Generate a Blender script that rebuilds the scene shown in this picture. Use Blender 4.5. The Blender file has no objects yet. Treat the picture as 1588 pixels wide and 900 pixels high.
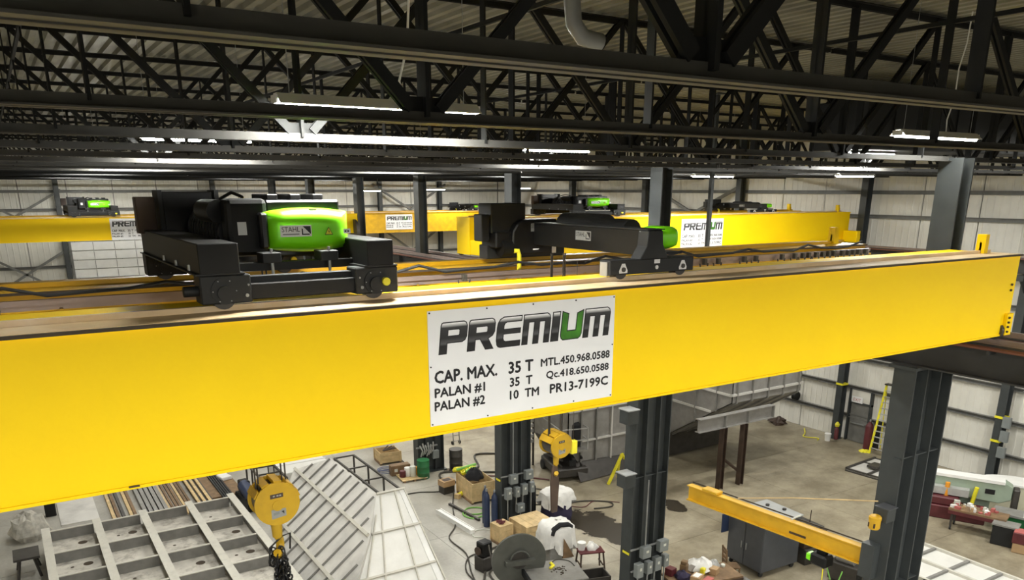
import bpy, bmesh, math, random
from mathutils import Vector, Matrix
from mathutils.geometry import tessellate_polygon
random.seed(7)
S = bpy.context.scene
C = S.collection
R = math.radians

# ---------------------------------------------------------------- camera
cam = bpy.data.objects.new('camera', bpy.data.cameras.new('camera'))
C.objects.link(cam)
cam.location = (0, 0, 13.0)
cam.rotation_euler = (R(90 - 17.51), 0, R(-32.2))
cam.data.sensor_width = 36.0
cam.data.lens = 1233.0 / 1588.0 * 36.0
cam.data.shift_y = 231.0 / 1588.0
cam.data.clip_end = 300
S.camera = cam

# ---------------------------------------------------------------- world, exposure
w = bpy.data.worlds.new('world'); S.world = w; w.use_nodes = True
w.node_tree.nodes['Background'].inputs[0].default_value = (0.9, 0.95, 1.0, 1)
w.node_tree.nodes['Background'].inputs[1].default_value = 0.02
S.view_settings.view_transform = 'Standard'
S.view_settings.look = 'None'
S.view_settings.gamma = 1.0
S.view_settings.use_curve_mapping = False
S.view_settings.exposure = 0.0
LAMP_W = 560.0          # power of one twin-tube strip light
S.cycles.max_bounces = 8
S.cycles.diffuse_bounces = 4
S.cycles.glossy_bounces = 3

# ---------------------------------------------------------------- materials
MATS = {}
def mat(name, col, rough=0.6, metal=0.0, var=0.12, scale=3.0, bump=0.0, bscale=40.0, emit=None, spec=0.5, dirt=None, dscale=1.2, damt=0.5):
    m = bpy.data.materials.new(name); m.use_nodes = True
    nt = m.node_tree; N = nt.nodes; L = nt.links
    b = N['Principled BSDF']
    b.inputs['Roughness'].default_value = rough
    b.inputs['Metallic'].default_value = metal
    b.inputs['Specular IOR Level'].default_value = spec
    geo = N.new('ShaderNodeNewGeometry')
    n = N.new('ShaderNodeTexNoise'); n.inputs['Scale'].default_value = scale; n.inputs['Detail'].default_value = 5
    L.new(geo.outputs['Position'], n.inputs['Vector'])
    rp = N.new('ShaderNodeValToRGB')
    lo = [max(0, c * (1 - var)) for c in col]; hi = [min(1, c * (1 + var)) for c in col]
    rp.color_ramp.elements[0].position = 0.3; rp.color_ramp.elements[1].position = 0.7
    rp.color_ramp.elements[0].color = (*lo, 1); rp.color_ramp.elements[1].color = (*hi, 1)
    L.new(n.outputs['Fac'], rp.inputs['Fac'])
    out = rp.outputs['Color']
    if dirt:
        n2 = N.new('ShaderNodeTexNoise'); n2.inputs['Scale'].default_value = dscale; n2.inputs['Detail'].default_value = 8; n2.inputs['Roughness'].default_value = 0.7
        L.new(geo.outputs['Position'], n2.inputs['Vector'])
        r2 = N.new('ShaderNodeValToRGB'); r2.color_ramp.elements[0].position = 0.48; r2.color_ramp.elements[1].position = 0.68
        r2.color_ramp.elements[0].color = (0, 0, 0, 1); r2.color_ramp.elements[1].color = (damt, damt, damt, 1)
        L.new(n2.outputs['Fac'], r2.inputs['Fac'])
        mx = N.new('ShaderNodeMix'); mx.data_type = 'RGBA'
        L.new(r2.outputs['Color'], mx.inputs['Factor']); L.new(out, mx.inputs[6]); mx.inputs[7].default_value = (*dirt, 1)
        out = mx.outputs[2]
    L.new(out, b.inputs['Base Color'])
    if bump:
        n3 = N.new('ShaderNodeTexNoise'); n3.inputs['Scale'].default_value = bscale; n3.inputs['Detail'].default_value = 4
        L.new(geo.outputs['Position'], n3.inputs['Vector'])
        bp = N.new('ShaderNodeBump'); bp.inputs['Strength'].default_value = bump; bp.inputs['Distance'].default_value = 0.02
        L.new(n3.outputs['Fac'], bp.inputs['Height']); L.new(bp.outputs['Normal'], b.inputs['Normal'])
    if emit:
        b.inputs['Emission Color'].default_value = (*emit[:3], 1); b.inputs['Emission Strength'].default_value = emit[3]
    MATS[name] = m
    return m
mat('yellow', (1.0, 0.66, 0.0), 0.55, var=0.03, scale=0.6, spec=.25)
mat('yellow_dim', (0.60, 0.34, 0.003), 0.5, var=0.12, dirt=(0.25, 0.15, 0.02), damt=0.35)  # dirty ochre; the rear girder's weaker light is put into this colour
mat('jib_yellow', (0.66, 0.38, 0.014), 0.5, var=0.1)
mat('hook_yellow', (0.44, 0.27, 0.006), 0.5, var=0.12, dirt=(0.2, 0.12, 0.02), damt=0.4)
mat('safety_yellow', (0.80, 0.72, 0.03), 0.5)
mat('tan_rail', (0.68, 0.50, 0.28), 0.6, var=0.15, scale=2.0, dirt=(0.74, 0.64, 0.5), damt=0.6)
mat('dark_brown', (0.05, 0.035, 0.02), 0.8)  # bolts, holes and filings; also the painted shadow line on the girder flange
mat('black', (0.006, 0.006, 0.006), 0.5, var=0.2, spec=.3)
mat('black_gloss', (0.004, 0.004, 0.005), 0.3, var=0.1)
mat('rubber', (0.02, 0.02, 0.02), 0.8)
mat('charcoal', (0.014, 0.015, 0.016), 0.55, var=0.15, spec=.35)
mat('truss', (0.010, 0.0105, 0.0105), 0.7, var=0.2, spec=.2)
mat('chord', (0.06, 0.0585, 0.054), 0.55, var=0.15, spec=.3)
mat('column', (0.042, 0.048, 0.050), 0.5, var=0.12, dirt=(0.055, 0.062, 0.06), dscale=0.9, damt=0.4)
mat('runway', (0.035, 0.036, 0.036), 0.55, var=0.15)
mat('rail_red', (0.14, 0.05, 0.03), 0.5)
mat('rail_steel', (0.30, 0.24, 0.22), 0.4, 0.5)
mat('deck', (0.21, 0.20, 0.145), 0.5, 0.15, var=0.3, scale=0.9)
mat('wall', (0.72, 0.705, 0.645), 0.7, var=0.05, scale=1.5, dirt=(0.62, 0.6, 0.54), dscale=0.6, damt=0.5, bump=0.08, bscale=6)
mat('girt', (0.17, 0.17, 0.16), 0.55, var=0.15)
mat('white_paint', (0.82, 0.82, 0.80), 0.5, var=0.04)
mat('off_white', (0.62, 0.64, 0.58), 0.55, var=0.06, dirt=(0.4, 0.4, 0.33), damt=0.4)
mat('sign_white', (0.84, 0.84, 0.85), 0.35, var=0.015)
mat('ink', (0.008, 0.008, 0.01), 0.4)
mat('green', (0.24, 0.88, 0.008), 0.32, var=0.03)
mat('logo_green', (0.045, 0.20, 0.012), 0.35, var=0.5, scale=4)
mat('galv', (0.50, 0.50, 0.49), 0.42, 0.4, var=0.15)
mat('steel_light', (0.68, 0.665, 0.63), 0.45, 0.15, var=0.1, scale=1.0, dirt=(0.40, 0.39, 0.37), dscale=0.7, damt=0.6)
mat('steel_white', (0.74, 0.735, 0.70), 0.42, 0.1, var=0.05, scale=1.0, dirt=(0.62, 0.61, 0.57), dscale=0.6, damt=0.6)
mat('steel_grey', (0.27, 0.265, 0.25), 0.5, 0.2, var=0.15, dirt=(0.18, 0.17, 0.15), damt=0.5)
mat('hopper_grey', (0.30, 0.29, 0.275), 0.5, 0.1, var=0.12, dirt=(0.20, 0.19, 0.175), dscale=0.8, damt=0.5)
mat('frame_bar', (0.62, 0.60, 0.53), 0.6, var=0.15, dirt=(0.3, 0.28, 0.24), dscale=3, damt=0.4)
mat('frame_side', (0.22, 0.215, 0.20), 0.6, var=0.15)
mat('dusty_plate', (0.58, 0.55, 0.49), 0.7, var=0.2, scale=1.4, dirt=(0.16, 0.14, 0.11), dscale=1.6, damt=0.9, bump=0.2, bscale=12)
mat('dark_steel', (0.055, 0.05, 0.045), 0.5, 0.3, var=0.25)
mat('brown_steel', (0.05, 0.03, 0.02), 0.6, var=0.3)
mat('wood', (0.62, 0.46, 0.24), 0.7, var=0.18, scale=4, dirt=(0.42, 0.29, 0.14), dscale=3, damt=0.4)
mat('wood_dark', (0.20, 0.125, 0.065), 0.7, var=0.3, scale=4)
mat('cardboard', (0.42, 0.28, 0.15), 0.8, var=0.1)
mat('cab_grey', (0.07, 0.075, 0.085), 0.45, var=0.1)
mat('cab_top', (0.36, 0.37, 0.37), 0.5, var=0.08)
mat('maroon', (0.10, 0.018, 0.022), 0.5, var=0.2)
mat('red', (0.42, 0.04, 0.03), 0.5)
mat('pale_red', (0.45, 0.12, 0.11), 0.6)
mat('orange', (0.75, 0.30, 0.02), 0.5)
mat('blue_dark', (0.025, 0.04, 0.09), 0.45)
mat('blue_cable', (0.12, 0.14, 0.24), 0.6)
mat('barrel_green', (0.015, 0.13, 0.04), 0.45, var=0.2)
mat('hose_green', (0.18, 0.45, 0.08), 0.6)
mat('machine_green', (0.30, 0.37, 0.29), 0.5, var=0.08)
mat('machine_cream', (0.60, 0.58, 0.44), 0.55, var=0.05)
mat('cloth_white', (0.76, 0.75, 0.72), 0.85, var=0.08, scale=6, bump=0.3, bscale=10)
mat('cloth_black', (0.012, 0.012, 0.014), 0.9)
mat('cloth_purple', (0.025, 0.02, 0.05), 0.9)
mat('box_grey', (0.20, 0.22, 0.22), 0.45, var=0.08)
mat('conduit', (0.30, 0.31, 0.31), 0.4, 0.4)
mat('plate_grey', (0.075, 0.078, 0.068), 0.5, var=0.15)
mat('cable', (0.05, 0.045, 0.035), 0.7)
mat('cord_white', (0.80, 0.80, 0.76), 0.6)
mat('tarp_grey', (0.46, 0.44, 0.39), 0.8, var=0.3, scale=5, bump=0.5, bscale=9)
mat('tube', (1, 1, 1), 0.4, emit=(1.0, 1.0, 0.93, 240.0))
mat('tube_dim', (1, 1, 1), 0.4, emit=(1.0, 1.0, 0.93, 45.0))
mat('reflector', (0.75, 0.75, 0.73), 0.35, var=0.03)
mat('rope', (0.04, 0.035, 0.03), 0.5, 0.3)
M = MATS

def logo_mat():
    m = bpy.data.materials.new('logo_print'); m.use_nodes = True
    nt = m.node_tree; b = nt.nodes['Principled BSDF']; b.inputs['Roughness'].default_value = 0.35
    tc = nt.nodes.new('ShaderNodeTexCoord'); sp = nt.nodes.new('ShaderNodeSeparateXYZ')
    nt.links.new(tc.outputs['Generated'], sp.inputs[0])
    rp = nt.nodes.new('ShaderNodeValToRGB')
    for p, v in ((0.0, 0.02), (0.25, 0.008), (0.32, 0.09), (0.5, 0.02), (0.85, 0.035), (1.0, 0.01)):
        e = rp.color_ramp.elements.new(p); e.color = (v, v, v * 1.05, 1)
    nt.links.new(sp.outputs['Z'], rp.inputs['Fac']); nt.links.new(rp.outputs['Color'], b.inputs['Base Color'])
    MATS['logo'] = m
logo_mat()

def floor_mat():
    m = bpy.data.materials.new('concrete'); m.use_nodes = True
    nt = m.node_tree; N = nt.nodes; L = nt.links; b = N['Principled BSDF']
    b.inputs['Roughness'].default_value = 0.42
    geo = N.new('ShaderNodeNewGeometry')
    def noise(sc, det=6, ro=0.6):
        n = N.new('ShaderNodeTexNoise'); n.inputs['Scale'].default_value = sc; n.inputs['Detail'].default_value = det; n.inputs['Roughness'].default_value = ro
        L.new(geo.outputs['Position'], n.inputs['Vector']); return n
    def ramp(src, a, c, ca, cc):
        r = N.new('ShaderNodeValToRGB'); r.color_ramp.elements[0].position = a; r.color_ramp.elements[1].position = c
        r.color_ramp.elements[0].color = ca; r.color_ramp.elements[1].color = cc; L.new(src, r.inputs['Fac']); return r.outputs['Color']
    def mix(f, a, c):
        x = N.new('ShaderNodeMix'); x.data_type = 'RGBA'
        if isinstance(f, float): x.inputs['Factor'].default_value = f
        else: L.new(f, x.inputs['Factor'])
        if isinstance(a, tuple): x.inputs[6].default_value = a
        else: L.new(a, x.inputs[6])
        if isinstance(c, tuple): x.inputs[7].default_value = c
        else: L.new(c, x.inputs[7])
        return x.outputs[2]
    base = ramp(noise(0.35).outputs['Fac'], 0.35, 0.65, (0.34, 0.325, 0.285, 1), (0.47, 0.455, 0.41, 1))
    blot = ramp(noise(1.3, 9, 0.7).outputs['Fac'], 0.5, 0.72, (0, 0, 0, 1), (0.55, 0.55, 0.55, 1))
    base = mix(blot, base, (0.34, 0.315, 0.26, 1))
    # the right-hand bay's slab is browner
    sp = N.new('ShaderNodeSeparateXYZ'); L.new(geo.outputs['Position'], sp.inputs[0])
    mr = N.new('ShaderNodeMapRange'); mr.inputs[1].default_value = 13.0; mr.inputs[2].default_value = 19.0; mr.inputs[3].default_value = 0; mr.inputs[4].default_value = 0.85
    L.new(sp.outputs['X'], mr.inputs[0])
    brown = ramp(noise(0.55, 8, 0.65).outputs['Fac'], 0.38, 0.62, (0.165, 0.132, 0.075, 1), (0.36, 0.31, 0.21, 1))
    base = mix(mr.outputs[0], base, brown)
    fine = ramp(noise(9, 6, 0.7).outputs['Fac'], 0.3, 0.7, (0.86, 0.86, 0.86, 1), (1.06, 1.06, 1.06, 1))
    mu = N.new('ShaderNodeMix'); mu.data_type = 'RGBA'; mu.blend_type = 'MULTIPLY'; mu.inputs['Factor'].default_value = 1.0
    L.new(base, mu.inputs[6]); L.new(fine, mu.inputs[7]); base = mu.outputs[2]
    # oil and water stains: a ragged blob round each centre
    wob = noise(1.1, 7, 0.6)
    tot = None
    for cx, cy, rx, ry, ang in ((18.75, 22.95, 1.15, 1.95, 0.15), (18.3, 24.5, 1.0, 0.6, 0.3), (22.75, 23.05, 0.5, 0.75, -0.3), (16.7, 24.3, 1.2, 0.5, 0.0), (16.9, 32.2, 0.5, 0.4, 0)):
        mp = N.new('ShaderNodeMapping'); mp.vector_type = 'TEXTURE'
        mp.inputs['Location'].default_value = (cx, cy, 0); mp.inputs['Rotation'].default_value = (0, 0, ang); mp.inputs['Scale'].default_value = (rx, ry, 1000)
        L.new(geo.outputs['Position'], mp.inputs['Vector'])
        ln = N.new('ShaderNodeVectorMath'); ln.operation = 'LENGTH'; L.new(mp.outputs[0], ln.inputs[0])
        ad = N.new('ShaderNodeMath'); ad.operation = 'MULTIPLY_ADD'; L.new(wob.outputs['Fac'], ad.inputs[0]); ad.inputs[1].default_value = 1.6; L.new(ln.outputs['Value'], ad.inputs[2])
        ss = N.new('ShaderNodeMapRange'); ss.interpolation_type = 'SMOOTHSTEP'; ss.inputs[1].default_value = 1.62; ss.inputs[2].default_value = 1.74; ss.inputs[3].default_value = 1; ss.inputs[4].default_value = 0
        L.new(ad.outputs[0], ss.inputs[0])
        if tot is None: tot = ss.outputs[0]
        else:
            mxm = N.new('ShaderNodeMath'); mxm.operation = 'MAXIMUM'; L.new(tot, mxm.inputs[0]); L.new(ss.outputs[0], mxm.inputs[1]); tot = mxm.outputs[0]
    base = mix(tot, base, (0.034, 0.027, 0.018, 1))
    L.new(base, b.inputs['Base Color'])
    rr = N.new('ShaderNodeMapRange'); rr.inputs[3].default_value = 0.45; rr.inputs[4].default_value = 0.25; L.new(tot, rr.inputs[0]); L.new(rr.outputs[0], b.inputs['Roughness'])
    bp = N.new('ShaderNodeBump'); bp.inputs['Strength'].default_value = 0.15; bp.inputs['Distance'].default_value = 0.01
    L.new(noise(20).outputs['Fac'], bp.inputs['Height']); L.new(bp.outputs[0], b.inputs['Normal'])
    MATS['concrete'] = m
floor_mat()

# ---------------------------------------------------------------- mesh builder
class MB:
    def __init__(s, o=(0, 0, 0)):
        s.v = []; s.f = []; s.o = Vector(o)
    def add(s, vs, fs):
        n = len(s.v); s.v += [tuple(Vector(p) - s.o) for p in vs]; s.f += [tuple(i + n for i in f) for f in fs]; return s
    def box(s, x0, x1, y0, y1, z0, z1):
        return s.add([(x0, y0, z0), (x1, y0, z0), (x1, y1, z0), (x0, y1, z0), (x0, y0, z1), (x1, y0, z1), (x1, y1, z1), (x0, y1, z1)],
                     [(0, 3, 2, 1), (4, 5, 6, 7), (0, 1, 5, 4), (1, 2, 6, 5), (2, 3, 7, 6), (3, 0, 4, 7)])
    def bar(s, a, b, w, h, up=(0, 0, 1)):      # rectangular bar from a to b, w across, h along up
        a = Vector(a); b = Vector(b); d = (b - a).normalized(); u = Vector(up)
        if abs(d.dot(u)) > 0.99: u = Vector((0, 1, 0))
        r = d.cross(u).normalized(); u = r.cross(d).normalized(); r *= w / 2; u *= h / 2
        return s.add([a - r - u, a + r - u, a + r + u, a - r + u, b - r - u, b + r - u, b + r + u, b - r + u],
                     [(0, 1, 2, 3), (4, 7, 6, 5), (0, 4, 5, 1), (1, 5, 6, 2), (2, 6, 7, 3), (3, 7, 4, 0)])
    def cyl(s, a, b, r, n=12, r2=None, cap=True):
        a = Vector(a); b = Vector(b); d = (b - a).normalized(); r2 = r if r2 is None else r2
        u = Vector((0, 0, 1)) if abs(d.z) < 0.9 else Vector((1, 0, 0))
        x = d.cross(u).normalized(); y = d.cross(x)
        vs = [a + (x * math.cos(t) + y * math.sin(t)) * r for t in [2 * math.pi * i / n for i in range(n)]]
        vs += [b + (x * math.cos(t) + y * math.sin(t)) * r2 for t in [2 * math.pi * i / n for i in range(n)]]
        fs = [(i, i + n, (i + 1) % n + n, (i + 1) % n) for i in range(n)]
        if cap: fs += [tuple(range(n)), tuple(range(2 * n - 1, n - 1, -1))]
        return s.add(vs, fs)
    def lathe(s, prof, c=(0, 0, 0), n=16):     # prof: (r, z) bottom to top, about the z axis
        c = Vector(c); vs = []; fs = []
        for r, z in prof:
            vs += [c + Vector((r * math.cos(2 * math.pi * i / n), r * math.sin(2 * math.pi * i / n), z)) for i in range(n)]
        for k in range(len(prof) - 1):
            fs += [(k * n + i, k * n + (i + 1) % n, (k + 1) * n + (i + 1) % n, (k + 1) * n + i) for i in range(n)]
        fs += [tuple(range(n - 1, -1, -1)), tuple(range((len(prof) - 1) * n, len(prof) * n))]
        return s.add(vs, fs)
    def tube(s, pts, r, n=6):
        pts = [Vector(p) for p in pts]; vs = []; fs = []
        pu = None
        for i, p in enumerate(pts):
            d = (pts[min(i + 1, len(pts) - 1)] - pts[max(i - 1, 0)]).normalized()
            u = pu if pu else (Vector((0, 0, 1)) if abs(d.z) < 0.9 else Vector((1, 0, 0)))
            x = d.cross(u).normalized(); y = x.cross(d).normalized(); pu = y
            vs += [p + (x * math.cos(2 * math.pi * k / n) + y * math.sin(2 * math.pi * k / n)) * r for k in range(n)]
        for i in range(len(pts) - 1):
            fs += [(i * n + k, i * n + (k + 1) % n, (i + 1) * n + (k + 1) % n, (i + 1) * n + k) for k in range(n)]
        fs += [tuple(range(n - 1, -1, -1)), tuple(range((len(pts) - 1) * n, len(pts) * n))]
        return s.add(vs, fs)
    def prism(s, poly, d):                      # planar polygon (3-D points) pushed along d
        poly = [Vector(p) for p in poly]; d = Vector(d); n = len(poly)
        vs = poly + [p + d for p in poly]
        return s.add(vs, [tuple(range(n)), tuple(range(2 * n - 1, n - 1, -1))] + [(i, i + n, (i + 1) % n + n, (i + 1) % n) for i in range(n)])
    def ibeam(s, a, b, w, h, t=0.03, up=(0, 0, 1)):
        a = Vector(a); b = Vector(b); u = Vector(up).normalized()
        s.bar(a + u * (h / 2 - t / 2), b + u * (h / 2 - t / 2), w, t, up); s.bar(a - u * (h / 2 - t / 2), b - u * (h / 2 - t / 2), w, t, up)
        return s.bar(a, b, t, h - 2 * t, up)
    def build(s, name, m, parent=None, smooth=False, bev=0.0, seg=1):
        me = bpy.data.meshes.new(name); me.from_pydata(s.v, [], s.f)
        bm = bmesh.new(); bm.from_mesh(me)
        if bev:
            es = [e for e in bm.edges if len(e.link_faces) == 2 and e.calc_face_angle(0) > 0.5]
            bmesh.ops.bevel(bm, geom=es, offset=bev, segments=seg, affect='EDGES', profile=0.5)
        bmesh.ops.recalc_face_normals(bm, faces=bm.faces)
        if smooth:
            for f in bm.faces: f.smooth = True
            for e in bm.edges:
                if len(e.link_faces) == 2 and e.calc_face_angle(0) > R(40): e.smooth = False
        bm.to_mesh(me); bm.free()
        me.materials.append(MATS[m] if isinstance(m, str) else m)
        o = bpy.data.objects.new(name, me); C.objects.link(o)
        if parent is not None: o.parent = parent
        return o

def tag(o, label=None, cat=None, group=None, kind=None):
    if label: o['label'] = label
    if cat: o['category'] = cat
    if group: o['group'] = group
    if kind: o['kind'] = kind
    return o
def thing(name, label, cat, loc=(0, 0, 0), rz=0.0, group=None):
    o = bpy.data.objects.new(name, None); C.objects.link(o); o.empty_display_size = 0.2
    o.location = loc; o.rotation_euler = (0, 0, rz)
    return tag(o, label, cat, group)
def solo(mb, name, m, label, cat, loc=(0, 0, 0), rz=0.0, group=None, **k):
    o = mb.build(name, m, None, **k); o.location = loc; o.rotation_euler = (0, 0, rz)
    return tag(o, label, cat, group)
def struct(mb, name, m, parent=None, **k):
    o = mb.build(name, m, parent, **k)
    if parent is None: o['kind'] = 'structure'
    return o
def kids(o): return [x for x in bpy.data.objects if x.parent == o]
def copy_tree(o, parent=None):
    c = o.copy(); C.objects.link(c); c.parent = parent
    for ch in list(o.children): copy_tree(ch, c)
    return c
def rep(o, parent, loc, rz=None):               # one more piece sharing its mesh
    c = o.copy(); C.objects.link(c); c.parent = parent; c.location = loc
    if rz is not None: c.rotation_euler = (0, 0, rz)
    return c
def arc(cx, cz, r, a0, a1, n=8): return [(cx + r * math.cos(R(a0 + (a1 - a0) * i / n)), cz + r * math.sin(R(a0 + (a1 - a0) * i / n))) for i in range(n + 1)]

def flat(polys, name, m, parent, y=0.0, T=None):   # filled 2-D outlines (first outer, rest holes) in the x-z plane
    vs = [Vector((p[0], p[1], 0)) for pl in polys for p in pl]
    tr = tessellate_polygon([[Vector((p[0], p[1], 0)) for p in pl] for pl in polys])
    me = bpy.data.meshes.new(name); me.from_pydata([(T(v.x, v.y) if T else (v.x, y, v.y)) for v in vs], [], [tuple(t) for t in tr])
    me.materials.append(M[m]); o = bpy.data.objects.new(name, me); C.objects.link(o); o.parent = parent
    return o
def lettering(body, x0, x1, z0, h, m, parent, T=None, y=0.0, name='lettering', bold=0.0):
    cu = bpy.data.curves.new('t', 'FONT'); cu.body = body; cu.size = 1.0; cu.resolution_u = 2
    o = bpy.data.objects.new('t', cu); C.objects.link(o)
    dg = bpy.context.evaluated_depsgraph_get()
    me = bpy.data.meshes.new_from_object(o.evaluated_get(dg))
    bpy.data.objects.remove(o)
    xs = [v.co.x for v in me.vertices]; ax, bx = min(xs), max(xs)
    def place(px, pz, k): return T(px, pz) if T else (px, y - k * .0003, pz)
    vs = []; fs = []; n = len(me.vertices)
    offs = [(0, 0)] if not bold else [(0, 0), (bold, 0), (-bold, 0), (0, bold), (0, -bold)]
    for k, (dx, dz) in enumerate(offs):
        vs += [place(x0 + (v.co.x - ax) / (bx - ax) * (x1 - x0) + dx, z0 + v.co.y / .7 * h + dz, k) for v in me.vertices]
        fs += [tuple(i + n * k for i in p.vertices) for p in me.polygons]
    m2 = bpy.data.meshes.new(name); m2.from_pydata(vs, [], fs); m2.materials.append(M[m])
    r = bpy.data.objects.new(name, m2); C.objects.link(r); r.parent = parent
    return r
ORD = ['first', 'second', 'third', 'fourth', 'fifth', 'sixth', 'seventh', 'eighth', 'ninth', 'tenth']
# ---------------------------------------------------------------- lights: strip fixtures that hang in the roof
def strip_light(loc, label, group='fluorescent strip lights', L=2.15, hang=2.0, cord=True, power=1.0, deep=False, tube='tube'):
    t = thing('strip_light', label, 'light', loc, 0, group); hang = 15.92 - loc[2]
    hb = MB(); prof = [(-.16, -.05), (-.05, .05), (.05, .05), (.16, -.05), (.15, -.055), (.045, .035), (-.045, .035), (-.15, -.055)]
    if deep: prof = [(-.17, -.108), (-.16, -.05), (-.05, .05), (.05, .05), (.16, -.05), (.17, -.108), (.16, -.108), (.15, -.055), (.045, .035), (-.045, .035), (-.15, -.055), (-.16, -.108)]  # deep skirts shaped to keep the added lamps' light off the trusses
    hb.prism([(-L / 2, y, z) for y, z in prof], (L, 0, 0)); hb.build('reflector', 'reflector', t)
    cp = MB().box(-.02, .0, -.16 if deep else -.09, .16 if deep else .09, -.108 if deep else -.05, .03).build('end_cap', 'reflector', t); cp.location = (-L / 2, 0, 0)
    rep(cp, t, (L / 2 + .02, 0, 0))
    tb = MB().cyl((-L / 2 + .03, 0, 0), (L / 2 - .03, 0, 0), .02, 8).build('tube', tube, t, smooth=True); tb.location = (0, -.06, -.072)
    rep(tb, t, (0, .06, -.072))
    wr = MB().tube([(0, 0, .04), (0, 0, hang)], .005, 4).build('wire', 'conduit', t); wr.location = (-L / 2 + .15, 0, 0)
    rep(wr, t, (L / 2 - .15, 0, 0))
    if cord:
        MB().tube([(.25, 0, .04), (.22, 0, .25), (.32, -.02, .6), (.38, .02, 1.1), (.42, -.03, 1.5), (.5, 0, hang)], .013, 6).build('cord', 'cord_white', t, smooth=True)
    ld = bpy.data.lights.new('lamp_glow', 'AREA'); ld.shape = 'RECTANGLE'; ld.size = L - .1; ld.size_y = .24; ld.energy = LAMP_W * power; ld.color = (1.0, .985, .92)
    lo = bpy.data.objects.new('lamp_glow', ld); C.objects.link(lo); lo.parent = t; lo.location = (0, 0, -.1)
    return t
strip_light((3.82, 8.75, 13.88), 'bright fluorescent strip light hanging above the green hoist trolley', power=.5, L=2.35)
strip_light((14.45, 8.75, 13.91), 'fluorescent strip light with white cord hanging above the right end of the yellow girder', power=.08, L=2.35, tube='tube_dim')
strip_light((28.6, 20.4, 13.5), 'glowing strip light in front of the right white wall, beside the right dark column', cord=False)
strip_light((24.4, 23.8, 13.5), 'glowing strip light above the sign of the right bay crane', cord=False, power=.4)
strip_light((18.5, 45, 12.92), 'far strip light just right of the column beside the green hoist cover', cord=False, L=1.6, hang=2.9)
strip_light((22.7, 45, 12.98), 'far strip light just right of the slim column after the middle sign', cord=False, L=1.6, hang=2.9)
strip_light((28.9, 45, 13.05), 'far strip light just right of the middle slim column', cord=False, L=1.6, hang=2.9)
for x, y in ((3.8, 18.03), (12.7, 18.03), (3.8, 27.27), (12.4, 27.27), (3.8, 36.5), (12.4, 36.5), (3.8, 48.8), (12.4, 48.8), (30.5, 33.4), (21.5, 14.95), (30.5, 11.87), (21.5, 33.4), (30, 55), (20, 55), (6, 55)):
    strip_light((x, y, 14.0), 'strip light tucked up between the dark roof trusses further back', 'strip lights among the far trusses', hang=1.8, cord=False, power=1.05 if x > 16 else .55)
for x, y in ((-4, -2.2), (1.2, -2.4), (6.5, -2.6), (12.5, -2.2), (18.5, -2), (25, 1)):  # unseen fixtures added behind the camera to light the girder front
    strip_light((x, y, 13.35), 'unseen strip light added over the near end of the hall', 'added strip lights over the near end', hang=2.5, cord=False, power=1.75, deep=True)

# ---------------------------------------------------------------- floor
X0, X1, Y0, Y1 = -6.6, 37.4, -32.0, 61.7
fl = struct(MB().box(X0 - .3, X1 + .3, Y0 - .3, Y1 + .3, -.35, -.02), 'floor', 'dark_brown')
xs = [X0] + [x for x in [2.3 + 5.2 * k for k in range(-2, 8)] if X0 + 1 < x < X1 - .5] + [X1]
ys = [Y0] + [y for y in [4.7 + 5.2 * k for k in range(-7, 12)] if Y0 + 1 < y < Y1 - .5] + [Y1]
for i in range(len(xs) - 1):
    for j in range(len(ys) - 1):
        o = MB().box(0, xs[i + 1] - xs[i] - .014, 0, ys[j + 1] - ys[j] - .014, -.2, 0).build('slab', 'concrete', fl)
        o.location = (xs[i] + .007, ys[j] + .007, 0)

# ---------------------------------------------------------------- corrugated roof deck
dk = MB(); per = .30; nx = int((X1 - X0 + .6) / per); zb = 15.92
pv = []
for i in range(nx + 1):
    x = X0 - .3 + i * per
    pv += [(x, zb), (x + .12, zb), (x + .16, zb + .075), (x + .26, zb + .075)]
n = len(pv); vs = [(x, Y0 - .3, z) for x, z in pv] + [(x, Y1 + .3, z) for x, z in pv]
dk.add(vs, [(i, i + 1, i + 1 + n, i + n) for i in range(n - 1)])
ceil = struct(dk, 'ceiling', 'deck')
struct(MB().box(X0 - .4, X1 + .4, Y0 - .4, Y1 + .4, 16.02, 16.2), 'roof_board', 'charcoal', ceil)

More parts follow.
